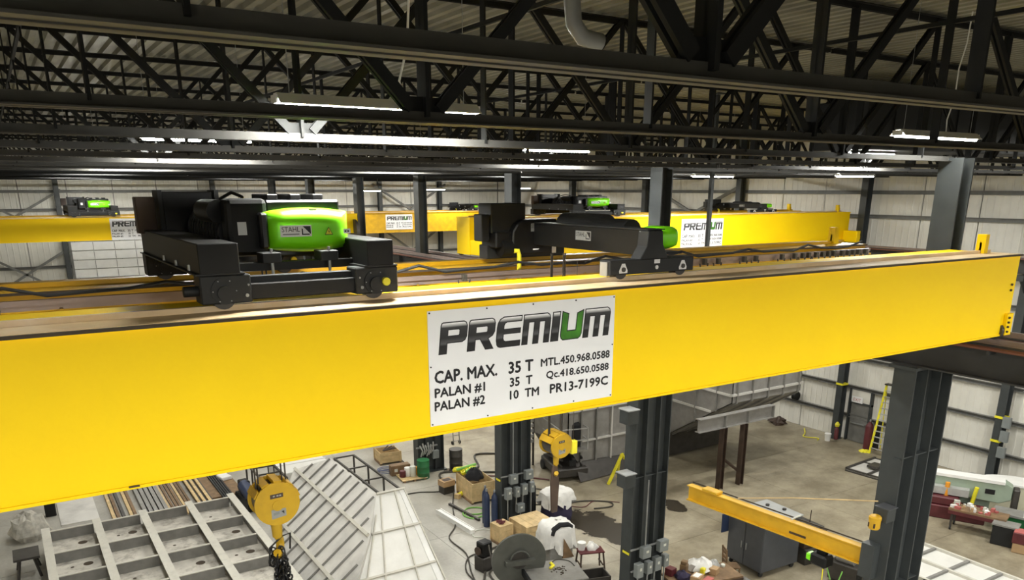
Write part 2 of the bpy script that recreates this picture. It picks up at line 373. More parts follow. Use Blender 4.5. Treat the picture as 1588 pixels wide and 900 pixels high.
# ---------------------------------------------------------------- walls: ribbed panels, girts, overhead doors
GZ = [1.35, 2.9, 4.45, 6.2, 8.0, 9.85, 11.65, 12.8]
def panel_mesh(wd, ht):                          # panel in local x (width) and z, facing -y, with shallow ribs
    m = MB(); pr = [(0, 0)]; k = max(2, int(wd / .34)); st = wd / k
    for i in range(k):
        a = i * st
        pr += [(a + st * .38, 0), (a + st * .45, -.014), (a + st * .55, -.014), (a + st * .62, 0)]
    pr += [(wd - .05, 0)]
    nn = len(pr); vs = [(x, y, 0) for x, y in pr] + [(x, y, ht) for x, y in pr]
    m.add(vs, [(i, i + 1, i + 1 + nn, i + nn) for i in range(nn - 1)])
    m.add([(0, .05, 0), (wd - .05, .05, 0), (wd - .05, .05, ht), (0, .05, ht)], [(0, 1, 2, 3)])
    return m
def wall(name, length, loc, rz, breaks, skipg=()):
    w_ = struct(MB().box(-.3, length + .3, .08, .3, 0, 16.0), name, 'girt'); w_.location = loc; w_.rotation_euler = (0, 0, rz)
    cache = {}
    for a, b in zip(breaks[:-1], breaks[1:]):
        k = round(b - a, 2)
        if k not in cache:
            o = panel_mesh(b - a, 16.0).build('panel', 'wall', w_); cache[k] = o; o.location = (a, .02, 0)
        else: rep(cache[k], w_, (a, .02, 0))
    g0 = None
    for z in GZ:
        if g0 is None:
            m = MB(); m.box(0, length, -.16, 0, .07, .09); m.box(0, length, -.02, .0, -.09, .09); m.box(0, length, -.16, 0, -.09, -.07); m.box(0, length, -.17, -.15, -.09, -.05)
            g0 = m.build('girt', 'girt', w_); g0.location = (0, 0, z)
        else: rep(g0, w_, (0, 0, z))
    return w_
RC = [0.9, 9.1, 17.35, 25.6, 33.8, 42.0, 50.2, 58.4]
br = []
for a, b in zip([-32.0] + RC, RC + [61.7]):
    k = max(1, round((b - a) / 2.74)); br += [a + (b - a) * i / k for i in range(k)]
br.append(61.7)
# right wall: local x runs towards the camera so that -y faces the room
wr = wall('wall_right', 93.7, (37.4, 61.7, 0), R(-90), [61.7 - b for b in reversed(br)])
wb = wall('wall_back', 44.0, (X0, 61.7, 0), 0, [i * 44 / 16 for i in range(17)])
wl = wall('wall_left', 93.7, (X0, -32.0, 0), R(90), [i * 93.7 / 34 for i in range(35)])
wf = wall('wall_front', 44.0, (37.4, -32.0, 0), R(180), [i * 44 / 16 for i in range(17)])

# overhead door in the back wall: white ribbed sections
dr = thing('door_2', None, None, (4.1, 61.5, 0)); dr['kind'] = 'structure'
sec = MB().box(0, 5.2, -.1, 0, .02, .58).build('door_section', 'white_paint', dr, bev=.012)
for i in range(1, 17): rep(sec, dr, (0, 0, i * .6))
st = MB().box(0, .03, -.13, -.1, .05, .55).build('door_stile', 'girt', dr); st.location = (.6, 0, 0)
for i in range(17):
    for x in (1.3, 2.6, 3.9):
        rep(st, dr, (x, 0, i * .6))
tr_ = MB().box(-.14, 0, -.2, 0, 0, 10.4).build('door_track', 'girt', dr); rep(tr_, dr, (5.34, 0, 0))

# back wall bracing and posts
def brace(p, q, label, group, wd=.14):
    a = Vector(p); solo(MB(o=a).bar(p, q, wd, wd, (0, 1, 0)), 'wall_brace', 'girt', label, 'brace', a, group=group)
for x, pl_ in ((-1.6, 'at the far left edge'), (3.75, 'beside the white overhead door'), (13.5, 'behind the green hoist cover'), (20.5, 'left of the middle sign'), (26.2, 'behind the middle sign'), (31.5, 'right of the middle sign')):
    m = MB(); m.ibeam((0, 0, 0), (0, 0, 15.7), .3, .35, .03, (0, 1, 0))
    solo(m, 'wall_post', 'column', 'grey steel post on the back wall ' + pl_, 'post', (x, 61.25, 0), group='posts along the back wall')
for (x0, x1, z0, z1) in ((-1.4, 3.6, 11.3, 13.2), ):
    brace((1.2, 61.2, 11.25), (-1.5, 61.2, 12.9), 'left leg of the V-shaped brace above the far left yellow girder', 'braces on the back wall')
    brace((1.2, 61.2, 11.25), (4.0, 61.2, 12.9), 'right leg of the V-shaped brace above the far left yellow girder', 'braces on the back wall')
brace((-1.4, 61.2, 9.3), (3.6, 61.2, 6.2), 'brace falling to the right beside the white overhead door', 'braces on the back wall')
brace((3.6, 61.2, 9.0), (-1.4, 61.2, 6.0), 'brace rising to the right beside the white overhead door', 'braces on the back wall')
brace((28.8, 61.2, 11.35), (25.6, 61.2, 13.3), 'left leg of the V-shaped brace above the far middle yellow girder', 'braces on the back wall')
brace((28.8, 61.2, 11.35), (32.0, 61.2, 13.3), 'right leg of the V-shaped brace above the far middle yellow girder', 'braces on the back wall')
brace((26.4, 61.2, 9.8), (31.3, 61.2, 6.4), 'brace falling to the right below the far middle yellow girder', 'braces on the back wall')
brace((31.3, 61.2, 9.8), (26.4, 61.2, 6.4), 'brace rising to the right below the far middle yellow girder', 'braces on the back wall')
def sbrace(p, q, label):
    a = Vector(p); solo(MB(o=a).bar(p, q, .16, .16, (1, 0, 0)), 'wall_brace', 'girt', label, 'brace', a, group='braces on the right wall')
sbrace((37.0, 37.6, 11.5), (37.0, 33.9, 13.1), 'right leg of the V-shaped brace above the right bay crane sign')
sbrace((37.0, 37.6, 11.5), (37.0, 41.6, 13.1), 'left leg of the V-shaped brace above the right bay crane sign')

# ---------------------------------------------------------------- columns
def wall_column(y, label):
    t = thing('wall_column', label, 'column', (36.95, y, 0), 0, 'columns along the right wall')
    m = MB(); m.ibeam((0, 0, 0), (0, 0, 15.85), .36, .42, .03, (1, 0, 0)); m.build('shaft', 'column', t)
    m = MB(); m.box(-.26, .26, -.24, .24, 0, .03); m.build('base_plate', 'column', t)
    m = MB(); m.box(-.75, -.2, -.14, .14, 9.25, 9.5); m.prism([(-.7, -.02, 9.25), (-.2, -.02, 9.25), (-.2, -.02, 8.7)], (0, .04, 0)); m.build('runway_bracket', 'column', t)
    return t
WCN = ['outside', 'nearest', 'beside the white tank', 'beside the grey exit door', 'behind the far end of the right bay crane girder', 'behind the first slim column', 'far back behind the dark crab', 'in the far right corner']
wcols = []
for y, l in zip(RC, WCN):
    wcols.append(wall_column(y, 'dark grey I-section wall column ' + ({'outside': 'at the near end of the right wall', 'nearest': 'just beyond the right picture edge'}.get(l, l))))
# yellow bands on the two columns near the floor
for i, zs in ((2, (2.05, 3.15)), (3, (3.0,))):
    for z in zs:
        m = MB(); m.box(-.25, .25, -.2, .2, z, z + .1); m.build('yellow_band', 'safety_yellow', wcols[i])

COLY = [9.15, 17.45, 25.2, 32.75, 39.85, 47.3, 55.0]
CN = ['heavy dark grey column at the right, in front of the exit door', 'dark grey double column standing in front of the grey steel bin',
      'dark grey double column with blue gas bottles at its foot', 'slim grey column just right of the middle sign', 'slim grey column right of the green hoist cover',
      'far grey column of the middle row, second from the back', 'farthest grey column of the middle row']
mcols = []
for y, l in zip(COLY, CN):
    t = thing('steel_column', l, 'column', (15.9, y, 0), 0, 'columns between the two bays')
    m = MB(); m.ibeam((-.45, 0, 0), (-.45, 0, 9.5), .48, .46, .035, (1, 0, 0)); m.build('shaft', 'column', t).__setitem__('label', 'left lower shaft carrying a runway')
    m = MB(); m.ibeam((.47, 0, 0), (.47, 0, 9.5), .48, .46, .035, (1, 0, 0)); m.build('shaft', 'column', t)
    m = MB(); m.box(-.2, .22, -.05, .05, 0, 9.4); m.build('web_plate', 'column', t)
    m = MB(); m.box(-.8, .8, -.3, .3, 9.5, 9.56); m.build('cap_plate', 'column', t)
    m = MB(); m.ibeam((0, 0, 9.56), (0, 0, 13.55), .48, .40, .035, (1, 0, 0)); m.build('upper_shaft', 'column', t)
    m = MB(); m.box(-.8, .8, -.34, .34, 0, .04); m.build('base_plate', 'column', t)
    s0 = MB().box(-.7, .7, -.2, -.03, -.012, .012).build('stiffener', 'column', t); s0.location = (0, 0, 4.55)
    for z in (7.6, ): rep(s0, t, (0, 0, z))
    mcols.append(t)

# ---------------------------------------------------------------- crane runways
def runway(x, label, y0=-10.9, y1=61.0, hook=True):
    t = thing('crane_runway', label, 'runway beam', (x, 0, 9.56), 0, 'crane runways')
    m = MB(); m.ibeam((0, y0, .33), (0, y1, .33), .36, .66, .03); m.build('beam', 'runway', t)
    m = MB(); m.box(-.04, .04, y0, y1, .66, .76); m.box(-.07, .07, y0, y1, .66, .685); m.build('rail', 'rail_steel', t)
    for i in range(3):
        m = MB(); m.box(-.02, .02, y0, y1, -.02, .02); o = m.build('conductor_bar', 'rail_red', t); o.location = (-.24 - .07 * i if hook else .24 + .07 * i, 0, .62 - i * .0)
    b0 = MB().box(-.42, -.16, -.02, .02, .52, .6).build('conductor_bracket', 'runway', t); b0.location = (0, 0, 0)
    for k in range(1, 24): rep(b0, t, (0, k * 2.5, 0))
    s0 = MB().box(-.17, .17, -.012, .012, .03, .63).build('stiffener', 'runway', t); s0.location = (0, 3.0, 0)
    for k in range(12): rep(s0, t, (0, 6.8 + k * 4.5, 0))
    return t
runway(15.42, 'dark runway beam under the right end of the yellow girders, on the middle columns')
runway(16.45, 'dark runway beam of the right bay, on the far side of the middle columns')
runway(36.3, 'dark runway beam along the white right wall', hook=True)
runway(-5.6, 'dark runway beam along the left wall', hook=False)

# ---------------------------------------------------------------- roof trusses
ZB, ZT = 13.49, 15.88
def pair(m, p, q, wd=.085, gap=.03, t=.032):
    for s_ in (-1, 1):
        o = Vector((0, s_ * (gap + t) / 2, 0)); m.bar(Vector(p) + o, Vector(q) + o, t, wd, (0, 1, 0) if False else (0, 0, 1))
    return m
def chord_mesh(x0, x1, bottom):
    m = MB(); s_ = 1 if bottom else -1; z = ZB if bottom else ZT
    for sy in (-1, 1):
        m.box(x0, x1, min(sy * .02, sy * .035), max(sy * .02, sy * .035), min(z, z + s_ * .09), max(z, z + s_ * .09))
        m.box(x0, x1, min(sy * .02, sy * .1), max(sy * .02, sy * .1), min(z, z + s_ * .012), max(z, z + s_ * .012))
    return m
def make_truss(x0, x1, nodes, parts=True):
    t = thing('roof_truss', None, 'truss')
    zb, zt = ZB + .05, ZT - .05
    half = 2.35
    segs = []
    for c in nodes:
        if x0 + .3 < c < x1 - .3: segs.append(('vertical', (c, 0, zb), (c, 0, zt), .09, c))
        for sgn in (-1, 1):
            e = c + sgn * half
            if x0 - .1 <= c <= x1 + .1 and x0 - .1 <= e <= x1 + .1: segs.append(('diagonal', (c + sgn * .12, 0, zb + .06), (e - sgn * .06, 0, zt), .09, c))
        e = c + half
        if x0 + .3 < e < x1 - .3: segs.append(('secondary_vertical', (e, 0, zb), (e, 0, zt), .055, c))
    if parts:
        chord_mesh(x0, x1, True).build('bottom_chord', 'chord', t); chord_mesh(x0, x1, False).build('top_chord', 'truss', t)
        for nm, p, q, wd, c in segs:
            pair(MB(), p, q, wd, .03, .034 if wd > .08 else .022).build(nm, 'truss', t)
        for c in nodes:
            if x0 < c < x1:
                MB().prism([(c - .2, -.012, ZB + .03), (c + .2, -.012, ZB + .03), (c + .15, -.012, ZB + .2), (c - .15, -.012, ZB + .2)], (0, .024, 0)).build('gusset', 'truss', t)
    else:
        m = chord_mesh(x0, x1, True); k = chord_mesh(x0, x1, False); m.add(k.v, k.f)
        for nm, p, q, wd, c in segs: m.bar(p, q, wd, .07)
        m.build('web_and_chords', 'truss', t)
    return t
NL = [-1.7, 3.05, 7.75, 12.45]; NR = [17.15, 21.85, 26.55, 31.25, 35.95]
protoL = make_truss(-6.4, 15.85, NL); protoR = make_truss(15.95, 37.1, NR)
farL = make_truss(-6.4, 15.85, NL, False); farR = make_truss(15.95, 37.1, NR, False)
ty = 3.08
for i in range(19):
    y = ty + 3.08 * i
    for pa, fa, side in ((protoL, farL, 'left'), (protoR, farR, 'right')):
        src = pa if i < 9 else fa
        first = (i == 0) or (i == 9)
        o = src if first else copy_tree(src)
        o.location = (0, y, 0)
        if i < 9:
            lead = {0: 'largest and nearest dark roof truss', 1: 'dark roof truss just in front of the bright strip light', 2: 'roof truss with bottom chord lit white by the strip light'}.get(i, ORD[i] + ' dark roof truss from the top of the picture')
            o['label'] = lead + ', over the ' + side + ' bay'
            o['group'] = 'near roof trusses'
        else:
            o['label'] = 'distant dark roof truss over the ' + side + ' bay'; o['group'] = 'distant roof trusses over the ' + side + ' bay'
# two more trusses behind and above the camera
for pa, side in ((protoL, 'left'), (protoR, 'right')):
    for y in (-3.08, ):
        o = copy_tree(pa); o.location = (0, y, 0); o['label'] = 'dark roof truss behind the viewpoint over the ' + side + ' bay'; o['group'] = 'near roof trusses'
# sag rods / bridging angles under the deck, along the hall
for k, x in enumerate((0.65, 5.4, 10.1)):
    a = Vector((x, 3.1, 14.9)); solo(MB(o=a).bar((x, 3.1, 14.9), (x, 58.5, 14.9), .04, .05), 'bridging_bar', 'truss', ('leftmost', 'middle', 'rightmost')[k] + ' thin bridging bar running along the left bay roof', 'brace', a, group='bridging bars')

# dark air unit and duct in the roof of the right bay
t = thing('air_unit', 'large dark boxy air unit hung in the roof of the right bay', 'air unit', (24.2, 15.0, 14.0))
MB().box(-4.2, 5.2, -.9, .9, 0, 1.25).build('casing', 'charcoal', t, bev=.03)
for x in (-3, 0, 3): MB().box(x - .04, x + .04, -.93, -.9, .05, 1.2).build('casing_rib', 'charcoal', t)
for x in (-3.5, 4.5): MB().box(x - .03, x + .03, -.03, .03, 1.2, 1.9).build('hanger', 'truss', t)
m = MB(); m.tube([(3.64, 5.0, 15.9), (3.64, 5.0, 14.25), (3.66, 5.0, 14.1), (3.74, 5.0, 14.02), (3.9, 5.0, 14.0)], .06, 12)
solo(m, 'vent_pipe', 'girt', 'bent grey vent pipe up in the truss near the top edge', 'pipe', smooth=True)
# dark pole hanging from the roof in front of the right bay sign
t = thing('hanging_pole', 'slim dark pole hanging in front of the right bay crane sign', 'pole', (20.45, 20.0, 11.05))
MB().box(-.06, .06, -.06, .06, 0, 4.85).build('pole', 'column', t); MB().box(-.2, .2, -.2, .2, 4.83, 4.87).build('flange', 'column', t)
# ---------------------------------------------------------------- rating sign (PREMIUM) 2.52 x 1.258 m
LET = {
 'P': [[(0, 0), (.3, 0), (.3, .33), (.84, .33), (.95, .39), (1, .5), (1, .83), (.95, .95), (.85, 1), (.08, 1), (.02, .97), (0, .9)], [(.3, .57), (.68, .57), (.7, .6), (.7, .71), (.68, .74), (.3, .74)]],
 'R': [[(0, 0), (.3, 0), (.3, .34), (.45, .34), (.68, 0), (1, 0), (.78, .35), (.93, .43), (1, .56), (1, .83), (.95, .95), (.85, 1), (.08, 1), (.02, .97), (0, .9)], [(.3, .57), (.68, .57), (.7, .6), (.7, .71), (.68, .74), (.3, .74)]],
 'E': [[(.2, 0), (1, 0), (1, .2), (.4, .2), (.33, .23), (.3, .3), (.3, .42), (.98, .42), (.98, .6), (.3, .6), (.3, .7), (.33, .77), (.4, .8), (1, .8), (1, 1), (.25, 1), (.1, .93), (.02, .8), (0, .65), (0, .25), (.04, .1), (.1, .03)]],
 'M': [[(0, 0), (.22, 0), (.22, .72), (.39, .72), (.39, 0), (.61, 0), (.61, .72), (.78, .72), (.78, 0), (1, 0), (1, .8), (.95, .94), (.85, 1), (0, 1)]],
 'I': [[(0, 0), (1, 0), (1, 1), (0, 1)]],
 'U': [[(0, 1), (.32, .9), (.32, .33), (.68, .33), (.68, .9), (1, 1), (1, .18), (.95, .06), (.85, 0), (.15, 0), (.05, .06), (0, .18)]],
}
def inset(poly, d):
    out = []; n = len(poly); A = sum(poly[i][0] * poly[(i + 1) % n][1] - poly[(i + 1) % n][0] * poly[i][1] for i in range(n)); sg = 1 if A > 0 else -1
    for i in range(n):
        p0, p1, p2 = Vector(poly[i - 1]), Vector(poly[i]), Vector(poly[(i + 1) % n])
        a = (p1 - p0).normalized(); b = (p2 - p1).normalized()
        na = Vector((-a.y, a.x)) * sg; nb = Vector((-b.y, b.x)) * sg
        k = (na + nb); k = k / max(.4, k.dot(k) / 2) if k.length > 1e-4 else na
        q = p1 + k * d; out.append((q.x, q.y))
    return out
def make_sign(label, group='rating signs on the crane girders'):
    t = thing('rating_sign', label, 'sign', (0, 0, 0), 0, group)
    W_, H_ = 2.52, 1.258
    MB().box(0, W_, -.012, 0, 0, H_).build('sign_panel', 'sign_white', t)
    sp = [('P', .125, .47), ('R', .47, .825), ('E', .832, 1.172), ('M', 1.178, 1.572), ('I', 1.578, 1.705), ('U', 1.712, 2.04), ('M', 2.045, 2.452)]
    z0, h = .782, .347
    for i, (ch, a, b) in enumerate(sp):
        def pl(poly): return [(a + .01 + u * (b - a - .012) + (v - .5) * .04, z0 + v * h) for u, v in poly]
        ps = [pl(p) for p in LET[ch]]
        flat(ps, 'logo_outline', 'ink', t, -.0135)
        ins = [inset(ps[0], .012)] + [inset(q, -.008) for q in ps[1:]]
        flat(ins, 'logo_letter', 'logo_green' if ch == 'U' else 'logo', t, -.0148)
    for body, x0, x1, zb_, h in (('CAP. MAX.', .064, .845, .476, .132), ('35 T', 1.004, 1.333, .475, .13), ('MTL.450.968.0588', 1.446, 2.463, .504, .09), ('PALAN #1', .06, .685, .318, .1), ('35  T', 1.02, 1.323, .319, .1),
                                ('Qc.418.650.0588', 1.524, 2.455, .352, .085), ('PALAN #2', .055, .683, .168, .1), ('10  TM', 1.02, 1.417, .168, .1), ('PR13-7199C', 1.58, 2.45, .165, .108)):
        lettering(body, x0, x1, zb_, h, 'ink', t, y=-.0135, bold=h * .045)
    r0 = MB().cyl((0, -.018, 0), (0, -.01, 0), .009, 8).build('rivet', 'ink', t); r0.location = (.02, 0, .02)
    for x in (.02, .72, 1.33, 1.93, 2.5):
        for z in (.02, H_ - .02): rep(r0, t, (x, 0, z))
    for x in (.02, 2.5): rep(r0, t, (x, 0, .66))
    return t

def stahl_plate(parent, T, w_, h_, white=True):
    # white plate with the lettering and the square half-black mark; T maps (x,z) to 3-D
    p = flat([[(0, 0), (w_, 0), (w_, h_), (0, h_)]], 'name_plate', 'sign_white' if white else 'conduit', parent, T=lambda x, z: T(x, z, 0))
    lettering('STAHL', w_ * .05, w_ * .62, h_ * .42, h_ * .45, 'ink', parent, T=lambda x, z: T(x, z, .002))
    flat([[(w_ * .07, h_ * .16), (w_ * .6, h_ * .16), (w_ * .6, h_ * .27), (w_ * .07, h_ * .27)]], 'print', 'conduit', parent, T=lambda x, z: T(x, z, .002))
    flat([[(w_ * .72, h_ * .9), (w_ * .97, h_ * .9), (w_ * .97, h_ * .18)]], 'print', 'ink', parent, T=lambda x, z: T(x, z, .002))
    flat([[(w_ * .68, h_ * .72), (w_ * .72, h_ * .66), (w_ * .72, h_ * .24), (w_ * .92, h_ * .24), (w_ * .94, h_ * .14), (w_ * .68, h_ * .14)]], 'print', 'ink', parent, T=lambda x, z: T(x, z, .002))
    return p

# ---------------------------------------------------------------- bridge crane
def box_girder(t, name, x0, x1, yf, yr, z0, z1, m, o):
    g = MB(o=o)
    g.box(x0, x1, yf + .035, yf + .05, z0, z1 - .03); g.box(x0, x1, yr - .12, yr - .1, z0, z1 - .03)
    g.box(x0, x1, yf + .015, yr - .06, z0 - .03, z0)
    g.box(x0, x0 + .02, yf + .05, yr - .12, z0, z1 - .03); g.box(x1 - .02, x1, yf + .05, yr - .12, z0, z1 - .03)
    return g.build(name, m, t)
def crane(label, yf, x0, x1, z0, z1, gap, wd, m, rear_m, group='yellow overhead bridge cranes', stop=True, detail=True):
    o = Vector(((x0 + x1) / 2, yf, z0)); t = thing('bridge_crane', label, 'crane', o, 0, group)
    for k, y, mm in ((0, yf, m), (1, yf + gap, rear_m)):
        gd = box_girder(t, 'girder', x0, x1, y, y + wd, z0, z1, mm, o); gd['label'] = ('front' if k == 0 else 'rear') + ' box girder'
        MB(o=o).box(x0, x1, y - .005, y + wd, z1 - .03, z1).build('top_flange', mm, t)
        if detail:
            MB(o=o).box(x0, x1, y + .03, y + wd * .55, z1, z1 + .006).build('worn_strip', 'tan_rail' if k == 0 else 'yellow_dim', t)
            MB(o=o).box(x0, x1, y - .02, y + .012, z1 - .026, z1 + .004).build('flange_shadow', 'dark_brown', t)  # dark strip painting the thin shadow line at the flange lip
        MB(o=o).box(x0 + .2, x1 - .2, y + wd * .37 - .03, y + wd * .37 + .03, z1, z1 + .06).build('trolley_rail', 'tan_rail' if k == 0 else 'yellow_dim', t)
        if stop:
            s = MB(o=o); s.box(x1 - .55, x1 - .44, y + wd * .3, y + wd * .3 + .16, z1, z1 + .34); s.box(x1 - .55, x1 - .32, y + wd * .3 + .06, y + wd * .3 + .1, z1, z1 + .2)
            s.build('rail_stop', m, t)
    # end trucks along the runways
    zt0 = max(z0, 10.43)
    for xe in (x0 + .18, x1 - .18):
        tk = MB(o=o).box(xe - .16, xe + .16, yf + wd * .2, yf + gap + wd * .7, zt0 - .02, zt0 + .55).build('end_truck', m, t, bev=.01)
        for yy in (yf + wd * .1, yf + gap + wd * .9):
            MB(o=o).cyl((xe - .07, yy, zt0 + .05), (xe + .07, yy, zt0 + .05), zt0 + .05 - 10.325, 16).build('wheel', 'dark_steel', tk, smooth=True)
    return t, o
TOP, BOT = 11.865, 10.43
cr, co = crane('near yellow double-girder bridge crane filling the middle of the picture', 7.5, -5.75, 15.6, BOT, TOP, 3.15, 1.35, 'yellow', 'yellow_dim')
# bolted splice plate, flange lip and the small marks at the right end of the near girder
m = MB(o=co); m.box(15.42, 15.62, 7.47, 7.535, BOT - .02, BOT + .38); m.build('splice_plate', 'yellow', cr, bev=.006)
b0 = MB().cyl((0, -.03, 0), (0, .0, 0), .02, 8).build('bolt', 'dark_brown', cr)
for i in range(4): rep(b0, cr, Vector((15.46, 7.47, BOT + .05 + .085 * i)) - co)
b0.location = Vector((15.46, 7.535, BOT + .9)) - co
rep(b0, cr, Vector((15.46, 7.535, BOT + .8)) - co)
MB(o=co).box(.65, .74, 7.505, 7.52, BOT - .012, BOT + .004).build('chip_mark', 'dark_brown', cr)
# festoon rail with its cables along the rear girder
m = MB(o=co); m.box(-5.6, 15.45, 10.45, 10.53, 11.74, 11.80); m.box(-5.6, 15.45, 10.47, 10.51, 11.68, 11.74); m.build('festoon_rail', 'rail_steel', cr)
m = MB(o=co); pts = []
x = -5.5; k = 0
while x < 15.4:
    pts.append((x, 10.42, 11.84 + (.10 if k % 4 == 1 else .02) + .015 * math.sin(k * 2.1))); x += .42; k += 1
m.tube(pts, .022, 6); m.build('festoon_cable', 'rubber', cr, smooth=True)
hg = MB(); hg.box(-.03, .03, -.05, .02, -.02, .08); hg.tube([(-.1, 0, 0), (-.06, -.01, -.18), (-.0, -.02, -.24), (.06, -.01, -.16), (.1, 0, 0)], .014, 5); h0 = hg.build('cable_loop', 'cable', cr)
h0.location = Vector((8.5, 10.4, 11.72)) - co
for xx in [9.0, 9.6, 10.6, 10.9, 11.6, 11.9, 12.6] + [13.0 + .2 * i for i in range(12)] + [3.9, 4.4, 5.7, -2, -.2]:
    rep(h0, cr, Vector((xx, 10.4 + random.uniform(-.03, .03), 11.72)) - co)
bk = MB(o=(0, 0, 0)).box(-.02, .02, -.25, .05, -.03, 0).build('festoon_bracket', 'yellow_dim', cr); bk.location = Vector((-4, 10.72, 11.7)) - co
for i in range(1, 14): rep(bk, cr, Vector((-4 + i * 1.5, 10.72, 11.7)) - co)

sign = make_sign('large white PREMIUM rating sign on the front of the near yellow girder'); sign.location = (3.69, 7.534, 10.51)

cr3, o3 = crane('yellow bridge crane of the right bay with a white sign at its left', 26.0, 16.25, 36.45, BOT, TOP, 3.0, 1.2, 'yellow', 'yellow', detail=False)
m = MB(o=o3); m.box(36.0, 36.3, 25.2, 26.0, BOT, BOT + .55); m.box(36.3, 36.9, 25.5, 25.9, BOT + .1, BOT + .3); m.build('buffer_post', 'yellow', cr3, bev=.02)
m = MB(o=o3); m.box(16.25, 36.3, 25.86, 25.98, BOT + .02, BOT + .1); m.build('lower_ledge', 'yellow_dim', cr3)
s3 = copy_tree(sign); s3.location = (25.0, 26.03, 10.47); s3['label'] = 'white PREMIUM rating sign on the right bay crane, partly behind a dark pole'
cr2, o2 = crane('far yellow bridge crane at the left edge, beyond the white overhead door side', 39.4, -5.75, 15.6, 10.87, 11.78, 2.6, 1.0, 'yellow', 'yellow', detail=False, stop=False)
cr2['label'] = 'yellow bridge crane seen at the left, small green hoist on top'
s2 = copy_tree(sign); s2.location = (4.25, 39.42, 10.84); s2.scale = (.67, 1, .72); s2['label'] = 'small white PREMIUM sign on the far left yellow girder'
cr4, o4 = crane('farthest yellow bridge crane, behind the slim grey columns', 56.6, 16.27, 36.48, 9.86, 11.26, 2.4, 1.0, 'yellow_dim', 'yellow_dim', detail=False, stop=False)
s4 = copy_tree(sign); s4.location = (24.6, 56.62, 10.05); s4.scale = (.86, 1, .86); s4['label'] = 'tiny white PREMIUM sign between two slim grey columns'

# ---------------------------------------------------------------- hoist trolley with the green cover (sits on the near crane)
def barrel_cover(x0, x1, y0, y1, z0, z1, bulge):
    m = MB(); nx, nz = 10, 8; vs = []; fs = []
    for i in range(nx + 1):
        u = i / nx; s_ = 1 - (2 * u - 1) ** 2
        za = z0 - bulge * .45 * s_ + .02; zb_ = z1 + bulge * .45 * s_ - .02
        for j in range(nz + 1):
            v = j / nz; q = max(0, 1 - abs(2 * v - 1) ** 5) * max(0, 1 - abs(2 * u - 1) ** 9)
            vs.append((x0 + (x1 - x0) * u, y0 + .14 - (.14 * q) - bulge * .3 * s_, za + (zb_ - za) * v))
    for i in range(nx):
        for j in range(nz):
            a = i * (nz + 1) + j; fs.append((a, a + nz + 1, a + nz + 2, a + 1))
    n = len(vs); ring = [i * (nz + 1) for i in range(nx + 1)] + [nx * (nz + 1) + j for j in range(1, nz + 1)] + [i * (nz + 1) + nz for i in range(nx - 1, -1, -1)] + [j for j in range(nz - 1, 0, -1)]
    bk_ = [(vs[r][0], y1, vs[r][2]) for r in ring]; vs += bk_
    for k in range(len(ring)):
        fs.append((ring[k], n + k, n + (k + 1) % len(ring), ring[(k + 1) % len(ring)]))
    fs.append(tuple(range(n, n + len(ring))))
    return m.add(vs, fs)
def wheel_block(t, x0, x1, y0, y1, zt, left, cap):
    b = MB().box(x0, x1, y0, y1, .03, zt).build('wheel_block', 'charcoal', t, bev=.012)
    cx = (x0 + x1) / 2 - .02; f = y0
    MB().cyl((cx, f + .002, .15), (cx, f - .008, .15), .125, 24).build('wheel_cover', 'charcoal', b, smooth=True)
    MB().cyl((cx, f - .007, .13), (cx, f - .03, .13), .07, 20).build('hub', 'charcoal', b, smooth=True)
    if cap: MB().cyl((cx + .1, f - .005, .15), (cx + .1, f - .06, .15), .042, 16).build('yellow_cap', 'safety_yellow', b, smooth=True)
    MB().cyl((cx, y0 + .06, .08), (cx, y1 - .06, .08), .11, 20).build('wheel', 'dark_steel', b, smooth=True)
    bo = MB().cyl((0, .0, 0), (0, -.015, 0), .017, 8).build('bolt', 'conduit', b); bo.location = ((x1 - .05) if left else (x0 + .06), f, .1)
    o_ = rep(bo, b, ((x1 - .03) if left else (x0 + .04), f, .2)); o_.scale = (.6, 1, .6)
    for i in range(6):
        o_ = rep(bo, b, (cx + .108 * math.cos(i * math.pi / 3), f - .006, .15 + .108 * math.sin(i * math.pi / 3))); o_.scale = (.35, .6, .35)
    return b
